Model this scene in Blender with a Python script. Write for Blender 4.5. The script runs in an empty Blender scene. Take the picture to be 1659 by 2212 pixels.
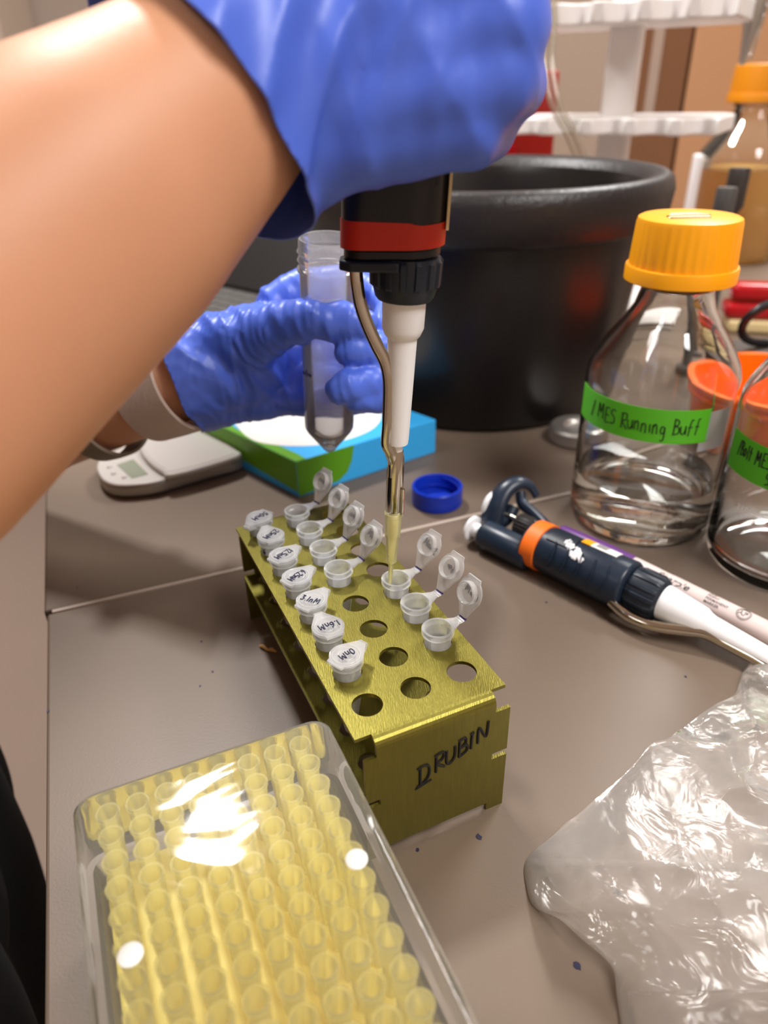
import bpy, bmesh, math, random
from mathutils import Vector, Matrix, noise
V = Vector
C = bpy.context.scene
col = C.collection
S = 0.001                      # everything below is written in millimetres
PI = math.pi
# ------------------------------------------------------------------ camera
F_PX, PITCH, ROLL, CAM_H = 1579.5, 30.332, -1.396, 250.4
th, rr = math.radians(PITCH), math.radians(ROLL)
FW = V((0, math.cos(th), -math.sin(th)))
U0 = V((0, math.sin(th), math.cos(th)))
R0 = V((1, 0, 0))
RT = R0*math.cos(rr)+U0*math.sin(rr)
UP = -R0*math.sin(rr)+U0*math.cos(rr)
CAM = V((0, 0, CAM_H))
cd = bpy.data.cameras.new('camera')
cam = bpy.data.objects.new('camera', cd)
col.objects.link(cam)
cd.sensor_fit = 'VERTICAL'
cd.sensor_height = 36
cd.sensor_width = 27
cd.lens = F_PX*36/2212
cd.clip_start = 0.01
cd.dof.use_dof = True
cd.dof.focus_distance = 0.285
cd.dof.aperture_fstop = 8.0
M = Matrix((RT, UP, -FW)).transposed().to_4x4()
M.translation = CAM*S
cam.matrix_world = M
C.camera = cam
# ------------------------------------------------------------------ world, lights, exposure
w = bpy.data.worlds.new('world')
C.world = w
w.use_nodes = True
w.node_tree.nodes['Background'].inputs[0].default_value = (1.0, 0.89, 0.80, 1)
w.node_tree.nodes['Background'].inputs[1].default_value = 0.42
def area(name, loc, size, power, colr=(1.0, 0.98, 0.96)):
    l = bpy.data.lights.new(name, 'AREA')
    l.shape = 'RECTANGLE'
    l.size, l.size_y = size
    l.energy = power
    l.color = colr
    o = bpy.data.objects.new(name, l)
    o.location = loc
    col.objects.link(o)
    return o
area('ceiling_lamp_light', (-0.55, 1.40, 1.84), (0.16, 0.32), 26)
area('ceiling_lamp_light', (1.15, 1.9, 1.84), (0.32, 1.2), 34)
area('ceiling_lamp_light', (0.9, -0.6, 1.84), (0.4, 1.2), 26)
area('ceiling_lamp_light', (-1.3, -0.5, 1.84), (0.4, 1.2), 14)
C.view_settings.view_transform = 'Standard'
C.view_settings.look = 'None'
C.view_settings.exposure = 0.88
C.view_settings.gamma = 1.0
C.cycles.transparent_max_bounces = 48
C.cycles.max_bounces = 14
C.cycles.transmission_bounces = 14
C.cycles.diffuse_bounces = 7

def G(px, py, z=0.0):          # ground point under a pixel, on the plane at height z
    d = FW+RT*((px-829.5)/F_PX)-UP*((py-1106)/F_PX)
    t = (z-CAM.z)/d.z
    return CAM+d*t
def D(px, py, dep):            # point at a given distance along the view
    return CAM+(FW+RT*((px-829.5)/F_PX)-UP*((py-1106)/F_PX))*dep
BN = V((.9344, .3562, 0))      # into the bench
BD = V((-.3562, .9344, 0))     # along the bench edge
# ------------------------------------------------------------------ materials
def lin(c):
    return tuple(((x/255)/12.92 if x/255 <= .04045 else ((x/255+.055)/1.055)**2.4) for x in c)+(1,)
def mat(name, rgb, rough=.5, metal=0, spec=.5, trans=0, ior=1.45, bump=None, noise_amt=None, coat=0, sss=0, aniso=0):
    m = bpy.data.materials.new(name)
    m.use_nodes = True
    nt = m.node_tree
    b = nt.nodes['Principled BSDF']
    c = lin(rgb)
    b.inputs['Base Color'].default_value = c
    b.inputs['Roughness'].default_value = rough
    b.inputs['Metallic'].default_value = metal
    b.inputs['Specular IOR Level'].default_value = spec
    b.inputs['Transmission Weight'].default_value = trans
    b.inputs['IOR'].default_value = ior
    b.inputs['Coat Weight'].default_value = coat
    if sss:
        b.inputs['Subsurface Weight'].default_value = sss
        b.inputs['Subsurface Radius'].default_value = (1.0, .35, .2)
        b.inputs['Subsurface Scale'].default_value = 0.004
    tc = nt.nodes.new('ShaderNodeTexCoord')
    if noise_amt:
        sc, amt = noise_amt[:2]
        mp = nt.nodes.new('ShaderNodeMapping')
        mp.inputs['Scale'].default_value = noise_amt[2] if len(noise_amt) > 2 else (1, 1, 1)
        nt.links.new(tc.outputs['Object'], mp.inputs[0])
        n = nt.nodes.new('ShaderNodeTexNoise')
        n.inputs['Scale'].default_value = sc
        n.inputs['Detail'].default_value = 4
        nt.links.new(mp.outputs[0], n.inputs['Vector'])
        mx = nt.nodes.new('ShaderNodeMixRGB')
        mx.inputs[1].default_value = tuple(max(0, x*(1-amt)) for x in c[:3])+(1,)
        mx.inputs[2].default_value = tuple(min(1, x*(1+amt)) for x in c[:3])+(1,)
        nt.links.new(n.outputs[0], mx.inputs[0])
        nt.links.new(mx.outputs[0], b.inputs['Base Color'])
    if bump:
        sc, st, dist = bump[:3]
        mp = nt.nodes.new('ShaderNodeMapping')
        mp.inputs['Scale'].default_value = bump[3] if len(bump) > 3 else (1, 1, 1)
        nt.links.new(tc.outputs['Object'], mp.inputs[0])
        n = nt.nodes.new('ShaderNodeTexNoise')
        n.inputs['Scale'].default_value = sc
        n.inputs['Detail'].default_value = 3
        nt.links.new(mp.outputs[0], n.inputs['Vector'])
        bp = nt.nodes.new('ShaderNodeBump')
        bp.inputs['Strength'].default_value = st
        bp.inputs['Distance'].default_value = dist
        nt.links.new(n.outputs[0], bp.inputs['Height'])
        nt.links.new(bp.outputs[0], b.inputs['Normal'])
    return m
def film(name, rgb, clear, rough=.25, transl=.4, bump=None, gloss=.10, edge=.35, eamt=.55):
    # clear or milky plastic: straight-through part + scattering part + sheen that grows at grazing angles
    m = bpy.data.materials.new(name)
    m.use_nodes = True
    nt = m.node_tree
    nt.nodes.clear()
    N = nt.nodes.new
    out = N('ShaderNodeOutputMaterial')
    tr = N('ShaderNodeBsdfTransparent')
    df = N('ShaderNodeBsdfDiffuse')
    tl = N('ShaderNodeBsdfTranslucent')
    gl = N('ShaderNodeBsdfGlossy')
    c = lin(rgb)
    df.inputs[0].default_value = c
    tl.inputs[0].default_value = c
    tr.inputs[0].default_value = tuple(.75+.25*x for x in c[:3])+(1,)
    gl.inputs[0].default_value = (1, 1, 1, 1)
    gl.inputs['Roughness'].default_value = rough
    m1 = N('ShaderNodeMixShader')
    m1.inputs[0].default_value = transl
    nt.links.new(df.outputs[0], m1.inputs[1])
    nt.links.new(tl.outputs[0], m1.inputs[2])
    lw = N('ShaderNodeLayerWeight')
    lw.inputs[0].default_value = edge
    mr = N('ShaderNodeMapRange')
    mr.inputs['To Min'].default_value = 1-clear
    mr.inputs['To Max'].default_value = min(1, (1-clear)+eamt)
    nt.links.new(lw.outputs['Facing'], mr.inputs[0])
    m2 = N('ShaderNodeMixShader')
    nt.links.new(mr.outputs[0], m2.inputs[0])
    nt.links.new(tr.outputs[0], m2.inputs[1])
    nt.links.new(m1.outputs[0], m2.inputs[2])
    fr = N('ShaderNodeFresnel')
    fr.inputs[0].default_value = 1.3+gloss*2
    m3 = N('ShaderNodeMixShader')
    nt.links.new(fr.outputs[0], m3.inputs[0])
    nt.links.new(m2.outputs[0], m3.inputs[1])
    nt.links.new(gl.outputs[0], m3.inputs[2])
    nt.links.new(m3.outputs[0], out.inputs[0])
    if bump:
        tc = N('ShaderNodeTexCoord')
        n = N('ShaderNodeTexNoise')
        n.inputs['Scale'].default_value = bump[0]
        n.inputs['Detail'].default_value = 3
        n.inputs['Distortion'].default_value = 1.0
        nt.links.new(tc.outputs['Object'], n.inputs['Vector'])
        bp = N('ShaderNodeBump')
        bp.inputs['Strength'].default_value = bump[1]
        bp.inputs['Distance'].default_value = bump[2]
        nt.links.new(n.outputs[0], bp.inputs['Height'])
        for q in (gl, df, fr):
            nt.links.new(bp.outputs[0], q.inputs['Normal'])
    return m
MT = {
 'bench': mat('bench_laminate', (112, 97, 84), .40, noise_amt=(9, .12), bump=(900, .15, .0002), spec=.35),
 'bench_edge': mat('bench_edge', (158, 142, 128), .4),
 'seam': mat('seam_filler', (176, 160, 146), .5),
 'olive': mat('olive_metal', (122, 114, 48), .36, .8, noise_amt=(90, .18, (9, 1.2, 1)), bump=(330, .28, .0003, (8, 1.2, 1.2))),
 'pp': film('milky_polypropylene', (238, 238, 238), .6, .18, .45, gloss=.1),
 'ppbody': film('milky_tube_wall', (240, 242, 244), .68, .3, .5, gloss=-.04, eamt=.3),
 'pplid': film('milky_lid', (250, 250, 250), .74, .15, .45, gloss=.02, eamt=.35),
 'tip': film('yellow_tip_plastic', (255, 250, 186), .70, .25, .6, gloss=-.10, eamt=.22),
 'tiprack': mat('yellow_deck_plastic', (255, 242, 128), .45),
 'tip_held': film('pale_tip_plastic', (255, 251, 200), .58, .2, .6, gloss=-.04, eamt=.25),
 'lid': film('clear_box_lid', (240, 238, 232), .87, .05, .5, gloss=.03, edge=.25, eamt=.28, bump=(13, .5, .003)),
 'disc': mat('white_disc', (245, 245, 240), .4),
 'ink': mat('marker_ink', (32, 30, 62), .5),
 'black_ink': mat('black_ink', (18, 16, 16), .45),
 'purple_ink': mat('purple_ink', (60, 40, 110), .4),
 'black': mat('black_plastic', (26, 26, 30), .32),
 'navy': mat('navy_plastic', (30, 42, 58), .33),
 'navy_dark': mat('dark_navy_plastic', (30, 38, 50), .4),
 'red': mat('red_tape', (206, 42, 18), .42),
 'orange': mat('orange_tape', (255, 120, 30), .5),
 'white': mat('white_plastic', (246, 246, 248), .35, sss=.0),
 'white2': mat('white_stand', (240, 236, 234), .4),
 'metal': mat('chrome_metal', (200, 192, 178), .12, 1),
 'steel': mat('brushed_steel', (186, 182, 176), .38, .85),
 'glove': mat('blue_nitrile', (80, 112, 222), .40, spec=.55, bump=(420, .10, .0004), noise_amt=(60, .05), sss=.0),
 'skin': mat('skin', (216, 158, 122), .5, noise_amt=(22, .08), bump=(500, .12, .0004), sss=.25),
 'band': mat('wrist_band', (214, 194, 182), .7, bump=(260, .5, .0006, (1, 6, 1))),
 'band2': mat('grey_band', (140, 126, 110), .6),
 'cloth': mat('black_cloth', (10, 10, 12), .9),
 'rubber': mat('black_rubber', (30, 27, 27), .30, bump=(170, .0, .0004)),
 'rubber_rim': mat('black_rubber_grain', (38, 34, 34), .42, bump=(260, .55, .0009)),
 'bluecap': mat('blue_cap_plastic', (16, 50, 176), .33, spec=.5),
 'yellowcap': mat('yellow_cap_plastic', (255, 168, 12), .42, noise_amt=(60, .06), sss=.0),
 'amber_cap': mat('amber_cap_plastic', (222, 140, 10), .42),
 'tape': mat('green_tape', (88, 186, 30), .55),
 'paper': mat('label_paper', (238, 212, 160), .7),
 'box_blue': mat('carton_blue', (62, 184, 255), .42),
 'box_green': mat('carton_green', (96, 164, 24), .42),
 'box_white': mat('carton_white', (244, 240, 236), .5),
 'silver': mat('silver_plastic', (196, 192, 188), .3, .35),
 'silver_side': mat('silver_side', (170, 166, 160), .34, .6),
 'lcd': mat('lcd_screen', (128, 134, 118), .25),
 'orange_plastic': mat('orange_plastic', (255, 112, 0), .35),
 'red_plastic': mat('red_plastic', (190, 20, 30), .22),
 'red_bin': mat('red_bin', (176, 30, 18), .4),
 'cardboard': mat('cardboard', (196, 148, 108), .75, noise_amt=(5, .05)),
 'grey_panel': mat('grey_panel', (176, 158, 142), .5),
 'wall': mat('wall_paint', (186, 169, 155), .7, noise_amt=(1.5, .03)),
 'wall2': mat('cabinet_grey', (176, 172, 172), .5),
 'floor': mat('floor_vinyl', (150, 131, 118), .5, noise_amt=(3, .05)),
 'ceiling': mat('ceiling_paint', (235, 228, 220), .8),
 'purple': mat('purple_cap', (104, 56, 130), .35),
 'pen_white': mat('pen_barrel', (226, 208, 204), .4),
 'darkgrey': mat('dark_grey_plastic', (60, 54, 50), .4),
 'dark': mat('dark_screen', (20, 17, 17), .5, noise_amt=(12, .25)),
 'grey_rubber': mat('grey_rubber', (78, 76, 74), .5),
 'green': mat('green_sponge', (70, 130, 60), .8),
 'blue_pen': mat('blue_pen', (36, 66, 150), .4),
 'crumb': mat('tan_flake', (216, 170, 110), .7),
 'beige': mat('yellow_paper', (236, 214, 160), .6),
}
def glass(name, tint=(1, 1, 1), ior=1.46, rough=0):
    m = mat(name, (255, 255, 255), rough, 0, .5, 1, ior)
    m.node_tree.nodes['Principled BSDF'].inputs['Base Color'].default_value = tint+(1,)
    return m
MT['glass'] = glass('clear_glass', (.97, .98, .97))
MT['liquid'] = glass('clear_liquid', (.97, .96, .93), 1.33)
MT['media'] = film('amber_media', (255, 216, 136), .22, .1, .5, gloss=-.12, eamt=.1)
MT['glassfilm'] = film('thin_clear_glass', (235, 230, 220), .97, .03, .4, gloss=.02, eamt=.12)
MT['tubewall'] = film('conical_tube_wall', (250, 250, 252), .86, .12, .4, gloss=.0, eamt=.35)
MT['tubeliquid'] = film('cloudy_liquid', (244, 238, 230), .8, .1, .5, gloss=-.05, eamt=.2)
MT['tubing'] = film('clear_tubing', (235, 222, 200), .75, .1, .4, gloss=.15)
MT['bag'] = film('clear_bag_film', (238, 232, 226), .82, .16, .5, bump=(60, .4, .003), gloss=.0, edge=.25)

# ------------------------------------------------------------------ mesh building
def frame(axis):
    a = V(axis).normalized()
    h = V((0, 0, 1)) if abs(a.z) < .9 else V((1, 0, 0))
    x = a.cross(h).normalized()
    return x, a.cross(x).normalized(), a
class MB:
    def __init__(s):
        s.v, s.f, s.m = [], [], []
        s.mi = 0
    def add(s, vs, fs):
        b = len(s.v)
        s.v += [V(p) for p in vs]
        s.f += [tuple(i+b for i in f) for f in fs]
        s.m += [s.mi]*len(fs)
        return s
    def lathe(s, prof, n=32, o=(0, 0, 0), ax=(0, 0, 1), closed=False, rib=None, cap=False):
        x, y, a = frame(ax)
        o = V(o)
        vs, fs = [], []
        k = len(prof)
        for i in range(n):
            t = 2*PI*i/n
            for j, (r, z) in enumerate(prof):
                q = r*(1+(rib(t, z) if rib else 0))
                vs.append(o+a*z+(x*math.cos(t)+y*math.sin(t))*q)
        for i in range(n):
            i2 = (i+1) % n
            for j in range(k if closed else k-1):
                j2 = (j+1) % k
                fs.append((i*k+j, i2*k+j, i2*k+j2, i*k+j2))
        s.add(vs, fs)
        if cap:
            b = len(s.v)-n*k
            s.f.append(tuple(b+i*k for i in range(n))[::-1]); s.m.append(s.mi)
            s.f.append(tuple(b+i*k+k-1 for i in range(n))); s.m.append(s.mi)
        return s
    def tube(s, path, r, n=10, cap=True, sx=1.0, side=None):
        path = [V(p) for p in path]
        rs = r if isinstance(r, (list, tuple)) else [r]*len(path)
        vs, fs = [], []
        px = None
        for i, p in enumerate(path):
            a = (path[min(i+1, len(path)-1)]-path[max(i-1, 0)])
            if a.length < 1e-9:
                a = V((0, 0, 1))
            a.normalize()
            if px is None:
                x = frame(a)[0] if side is None else (V(side)-a*V(side).dot(a)).normalized()
            else:
                x = px-a*px.dot(a)
                x = x.normalized() if x.length > 1e-6 else frame(a)[0]
            px = x
            y = a.cross(x)
            for k in range(n):
                t = 2*PI*k/n
                vs.append(p+(x*math.cos(t)*sx+y*math.sin(t))*rs[i])
        for i in range(len(path)-1):
            for k in range(n):
                k2 = (k+1) % n
                fs.append((i*n+k, i*n+k2, (i+1)*n+k2, (i+1)*n+k))
        if cap:
            fs.append(tuple(range(n))[::-1])
            fs.append(tuple((len(path)-1)*n+k for k in range(n)))
        return s.add(vs, fs)
    def prism(s, poly, z0, z1, o=(0, 0, 0), ex=(1, 0, 0), ey=(0, 1, 0), ez=(0, 0, 1)):
        o, ex, ey, ez = V(o), V(ex), V(ey), V(ez)
        n = len(poly)
        vs = [o+ex*p[0]+ey*p[1]+ez*z0 for p in poly]+[o+ex*p[0]+ey*p[1]+ez*z1 for p in poly]
        fs = [tuple(range(n))[::-1], tuple(range(n, 2*n))]
        fs += [(i, (i+1) % n, n+(i+1) % n, n+i) for i in range(n)]
        return s.add(vs, fs)
    def box(s, a, b, **k):
        return s.prism([(a[0], a[1]), (b[0], a[1]), (b[0], b[1]), (a[0], b[1])], a[2], b[2], **k)
    def capsule(s, a, b, ra, rb, n=20):
        a, b = V(a), V(b)
        ax = b-a
        L = ax.length
        if L < 1e-6:
            ax = V((0, 0, 1)); L = 1e-3
        pr = [(ra*math.cos(t), ra*math.sin(t)) for t in [-PI/2+.02+(PI/2-.02)*i/6 for i in range(7)]]
        pr += [(rb*math.cos(t), L+rb*math.sin(t)) for t in [(PI/2-.02)*i/6 for i in range(7)]]
        return s.lathe(pr, n, a, ax, cap=True)
    def chain(s, pts, rs, n=20):
        for i in range(len(pts)-1):
            s.capsule(pts[i], pts[i+1], rs[i], rs[i+1], n)
        return s
    def build(s, name, material, parent=None, smooth=None, bevel=0, solid=0, label=None, local=False, bseg=2):
        me = bpy.data.meshes.new(name)
        rt = parent
        while rt is not None and '_o' not in rt:
            rt = rt.parent
        org = V(rt['_o']) if rt is not None else V((0, 0, 0))
        me.from_pydata([tuple((p-org)*S) for p in s.v], [], s.f)
        ms = material if isinstance(material, (list, tuple)) else [material]
        for q in ms:
            me.materials.append(MT[q] if isinstance(q, str) else q)
        if len(ms) > 1:
            for p, i in zip(me.polygons, s.m):
                p.material_index = i
        me.validate()
        bm = bmesh.new()
        bm.from_mesh(me)
        bmesh.ops.recalc_face_normals(bm, faces=bm.faces)
        ang = math.radians(smooth) if smooth else math.radians(34)
        for f in bm.faces:
            f.smooth = True
        for e in bm.edges:
            if len(e.link_faces) == 2 and e.calc_face_angle(0) > ang:
                e.smooth = False
        bm.to_mesh(me)
        bm.free()
        o = bpy.data.objects.new(name, me)
        col.objects.link(o)
        if bevel:
            b = o.modifiers.new('bevel', 'BEVEL')
            b.width = bevel*S
            b.segments = bseg
            b.limit_method = 'ANGLE'
            b.angle_limit = math.radians(35)
            b.harden_normals = False
        if solid:
            b = o.modifiers.new('solid', 'SOLIDIFY')
            b.thickness = solid*S
            b.offset = 0
        if parent is not None:
            o.parent = parent
        if label:
            o['label'] = label
        return o
def tag(o, label, cat, group=None, kind=None):
    o['label'] = label
    o['category'] = cat
    if group: o['group'] = group
    if kind: o['kind'] = kind
    return o
def thing(name, loc, label, cat, group=None):
    o = bpy.data.objects.new(name, None)
    o.empty_display_size = .01
    o.location = V(loc)*S
    o['_o'] = tuple(V(loc))
    col.objects.link(o)
    return tag(o, label, cat, group)
def struct(name, mb, m, **k):
    o = mb.build(name, m, **k)
    o['kind'] = 'structure'
    return o
def copy_tree(o, parent=None):
    c = o.copy()
    col.objects.link(c)
    c.parent = parent
    for ch in list(o.children):
        copy_tree(ch, c)
    return c
def catmull(pts, k=8):
    pts = [V(p) for p in pts]
    out = []
    for i in range(len(pts)-1):
        p0, p1, p2, p3 = pts[max(i-1, 0)], pts[i], pts[i+1], pts[min(i+2, len(pts)-1)]
        for j in range(k):
            t = j/k
            out.append(.5*((2*p1)+(p2-p0)*t+(2*p0-5*p1+4*p2-p3)*t*t+(3*p1-p0-3*p2+p3)*t**3))
    out.append(pts[-1])
    return out
# handwriting: strokes in a cell 1 high
LT = {
 'D': [[(.12, .0), (.12, 1)], [(-.05, 1), (.3, 1), (.62, .75), (.64, .3), (.4, .05), (-.05, 0)]],
 'R': [[(.1, 0), (.1, 1)], [(.0, .95), (.45, 1), (.55, .75), (.4, .52), (.1, .48), (.6, 0)]],
 'u': [[(0, .6), (.05, .15), (.25, .02), (.42, .2), (.45, .6)], [(.45, .6), (.5, .05)]],
 'U': [[(0, .9), (.05, .2), (.28, .02), (.5, .25), (.52, .9)]],
 'B': [[(.08, 0), (.08, 1)], [(.0, 1), (.4, .95), (.42, .65), (.1, .52), (.5, .45), (.5, .1), (0, 0)]],
 'I': [[(.1, 0), (.1, 1)], [(0, 1), (.25, 1)]],
 'N': [[(0, 0), (.05, 1), (.5, .05), (.6, 1)]],
 'M': [[(0, 0), (.1, 1), (.35, .35), (.6, 1), (.7, 0)]],
 'E': [[(.05, 0), (.05, 1)], [(.05, 1), (.5, 1)], [(.05, .52), (.42, .52)], [(.05, 0), (.5, 0)]],
 'S': [[(.5, .9), (.2, 1), (.02, .75), (.4, .45), (.4, .1), (.0, .05)]],
 'n': [[(0, .6), (.02, 0)], [(.02, .4), (.2, .6), (.36, .45), (.38, 0)]],
 'i': [[(.05, .55), (.08, 0)]],
 'g': [[(.4, .55), (.1, .55), (.05, .2), (.35, .15), (.42, .55), (.38, -.3), (.1, -.35)]],
 'f': [[(.45, .95), (.25, .95), (.18, .5), (.12, -.1)], [(0, .5), (.4, .5)]],
 'o': [[(.2, .6), (0, .3), (.2, 0), (.42, .3), (.2, .6)]],
 'l': [[(.08, 1), (.05, 0)]],
 't': [[(.2, .95), (.18, 0)], [(0, .6), (.42, .6)]],
 '5': [[(.5, 1), (.1, 1), (.08, .6), (.42, .55), (.45, .15), (.0, .0)]],
 '/': [[(0, -.1), (.35, 1.05)]],
 '7': [[(0, 1), (.5, 1), (.15, 0)], [(.1, .5), (.45, .5)]],
 '0': [[(.25, 1), (.02, .6), (.1, .1), (.35, .05), (.45, .6), (.25, 1)]],
 '1': [[(.05, 1), (.05, 0)]],
 '2': [[(.0, .8), (.25, 1), (.42, .75), (.0, 0), (.5, 0)]],
 '3': [[(.0, .95), (.35, .95), (.15, .58), (.45, .35), (.2, 0), (0, .08)]],
 '6': [[(.4, 1), (.05, .5), (.1, .05), (.4, .08), (.4, .42), (.08, .4)]],
 '.': [[(.0, .0), (.06, .06)]], ' ': [], '~': [[(0, .3), (.2, .6), (.3, .1), (.5, .6), (.6, .2), (.85, .5)]],
 '^': [[(0, 0), (.25, 1), (.5, 0)]], '-': [[(0, .45), (.5, .5)]],
}
WD = {'M': .85, 'I': .32, 'i': .22, 'l': .22, '1': .22, '.': .2, '/': .42, ' ': .35, '~': 1.0, 'D': .8, 'N': .75}
def scribble(text, h, fn, r, mb=None, seed=1, gap=.14):
    mb = mb or MB()
    rnd = random.Random(seed)
    x = 0
    for ch in text:
        dy = rnd.uniform(-.08, .08)
        for st in LT.get(ch, []):
            pts = [(x+p[0]+rnd.uniform(-.02, .02), p[1]+dy+rnd.uniform(-.03, .03)) for p in st]
            c = catmull([V((a, b, 0)) for a, b in pts], 5)
            mb.tube([fn(p.x*h, p.y*h) for p in c], r, 6)
        x += WD.get(ch, .55)+gap
    return mb, x*h
def text_mesh(body, size, fn, name, m, parent, ext=0.05):
    cu = bpy.data.curves.new('t', 'FONT')
    cu.body = body
    cu.size = 1
    cu.align_x = 'LEFT'
    cu.offset = .018
    to = bpy.data.objects.new('t', cu)
    col.objects.link(to)
    dg = bpy.context.evaluated_depsgraph_get()
    me = bpy.data.meshes.new_from_object(to.evaluated_get(dg))
    mb = MB()
    mb.add([fn(v.co.x*size, v.co.y*size) for v in me.vertices], [tuple(p.vertices) for p in me.polygons])
    bpy.data.objects.remove(to)
    bpy.data.curves.remove(cu)
    bpy.data.meshes.remove(me)
    return mb.build(name, m, parent)
# ------------------------------------------------------------------ room
def P2(n, d, z=0):
    return BN*n+BD*d+V((0, 0, z))
def rect(n0, n1, d0, d1):
    return [P2(n0, d0).to_tuple()[:2], P2(n1, d0).to_tuple()[:2], P2(n1, d1).to_tuple()[:2], P2(n0, d1).to_tuple()[:2]]
struct('floor', MB().prism(rect(-2600, 3200, -2200, 4200), -930, -900), 'floor')
struct('ceiling', MB().prism(rect(-2600, 3200, -2200, 4200), 1900, 1930), 'ceiling')
struct('wall_back', MB().prism(rect(-2600, 3200, 4180, 4260), -900, 1900), 'wall')
struct('wall_left', MB().prism(rect(-2660, -2580, -2200, 4200), -900, 1900), 'wall')
struct('wall_right', MB().prism(rect(3180, 3260, -2200, 4200), -900, 1900), 'wall')
struct('wall_front', MB().prism(rect(-2600, 3200, -2260, -2180), -900, 1900), 'wall')
struct('baseboard_back', MB().prism(rect(-2580, 3180, 4165, 4180), -900, -800), 'wall2')
# ------------------------------------------------------------------ the bench: two worktop slabs on a base
def rectd(n0, n1, d0, d1):
    return rect(n0, n1, d0, d1)
for (n0, d0, d1, which) in ((-60.8, -700, 370.6, 'near'), (-62.5, 373.4, 2600, 'far')):
    o = MB().prism(rect(n0, 1900, d0, d1), -32, 0).build('worktop', 'bench', bevel=1.6, bseg=3)
    tag(o, {'near': 'grey-brown laminate worktop slab under the tube rack, nearest the camera',
            'far': 'grey-brown laminate worktop slab beyond the pale joint, under the scale and bucket'}[which],
        'worktop', 'bench worktops')
MB().prism(rect(-58, 1895, 370.7, 373.3), -30, .25).build('joint_strip', 'seam', o, label='pale filler strip in the joint')
o = MB().prism(rect(20, 1880, -690, 2580), -900, -32.2).build('bench_cabinet', 'wall2')
tag(o, 'grey bench base carrying the brown worktop', 'cabinet')
# ink specks and crumbs on the worktop
sp = [((1180, 1301), 1.0), ((1481, 1462), 1.1), ((1034, 1808), 1.9), ((902, 1836), 1.3), ((1248, 2087), 2.2), ((435, 1386), 1.0),
      ((459, 1451), 1.1), ((432, 1482), 1.1), ((104, 1536), 1.3), ((167, 1270), .9)]
for k, ((px, py), r) in enumerate(sp):
    c = G(px, py)
    r *= .55
    rnd = random.Random(k)
    poly = [(c.x+r*(1+rnd.uniform(-.35, .35))*math.cos(t*PI/4), c.y+1.25*r*(1+rnd.uniform(-.35, .35))*math.sin(t*PI/4)) for t in range(8)]
    o = MB().prism(poly, 0, .22).build('ink_speck', 'ink')
    where = ['right of the tube rack near the orange banded pipette', 'right side near the plastic bag top', 'just in front of the tube rack, the largest there',
             'between tip box and tube rack front', 'beside the lower left of the plastic bag', 'left of the tube rack, topmost of three',
             'left of the tube rack, middle of three', 'left of the tube rack, lowest of three', 'on the left edge of the worktop',
             'brownish, near the left end of the worktop joint'][k]
    tag(o, 'dark ink speck on the worktop, '+where, 'speck', 'ink specks on the worktop')
c = G(577, 1404)
pts = [c+V((-4.2, 2.5, .8)), c+V((-2, 1.2, 1.6)), c+V((.2, -.8, .9)), c+V((2.8, -1.2, 1.2)), c+V((5, -2.6, .7))]
o = MB().tube(pts, [.5, 1.1, .7, 1.2, .4], 6).build('paper_flake', 'crumb')
tag(o, 'small tan flake lying on the worktop left of the tube rack', 'flake')
# ------------------------------------------------------------------ tube rack
ya = math.radians(114.19)
RL = V((math.cos(ya), math.sin(ya), 0))
RW = V((math.sin(ya), -math.cos(ya), 0))
RO = V((-7.608, 189.586, 0))
ZT = 60.4
SL, SW = 18.66, 19.25
def R3(w, l, z=0):
    return RO+RW*w+RL*l+V((0, 0, z))
rack = thing('tube_rack', R3(19.2, 65), 'olive green anodised metal tube rack with handwriting on its front plate', 'tube rack')
def holed(w0, w1, l0, l1, z0, z1, r, name):
    # plate with 3 x 8 round holes: each cell is a square ring around its hole
    mb = MB()
    n = 32
    ws = [w0]+[SW*(c+.5) for c in range(2)]+[w1]
    ls = [l0]+[SL*(k+.5) for k in range(7)]+[l1]
    for c in range(3):
        for k in range(8):
            cw, cl = SW*c, SL*k
            a0, a1, b0, b1 = ws[c], ws[c+1], ls[k], ls[k+1]
            ring, outr = [], []
            angs = sorted(set([2*PI*i/n for i in range(n)]+[math.atan2(y-cl, x-cw) % (2*PI) for x in (a0, a1) for y in (b0, b1)]))
            for t in angs:
                dx, dy = math.cos(t), math.sin(t)
                ring.append((cw+r*dx, cl+r*dy))
                tx = ((a1-cw) if dx > 0 else (a0-cw))/dx if abs(dx) > 1e-9 else 1e9
                ty = ((b1-cl) if dy > 0 else (b0-cl))/dy if abs(dy) > 1e-9 else 1e9
                s = min(tx, ty)
                outr.append((cw+s*dx, cl+s*dy))
            N = len(angs)
            vs = [R3(x, y, z1) for x, y in ring]+[R3(x, y, z1) for x, y in outr]+[R3(x, y, z0) for x, y in ring]+[R3(x, y, z0) for x, y in outr]
            fs = []
            for i in range(N):
                j = (i+1) % N
                fs += [(i, N+i, N+j, j), (2*N+i, 2*N+j, 3*N+j, 3*N+i), (i, j, 2*N+j, 2*N+i)]
                xo, yo = outr[i]; xp, yp = outr[j]
                def onb(x, y): return abs(x-w0) < 1e-6 or abs(x-w1) < 1e-6 or abs(y-l0) < 1e-6 or abs(y-l1) < 1e-6
                if onb((xo+xp)/2, (yo+yp)/2):
                    fs.append((N+i, 3*N+i, 3*N+j, N+j))
            mb.add(vs, fs)
    o = mb.build(name, 'olive', rack)
    bm = bmesh.new(); bm.from_mesh(o.data)
    bmesh.ops.remove_doubles(bm, verts=bm.verts, dist=1e-7)
    bmesh.ops.recalc_face_normals(bm, faces=bm.faces)
    for f in bm.faces: f.smooth = True
    for e in bm.edges:
        e.smooth = not (len(e.link_faces) == 2 and e.calc_face_angle(0) > .6)
    bm.to_mesh(o.data); bm.free()
    return o
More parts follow.
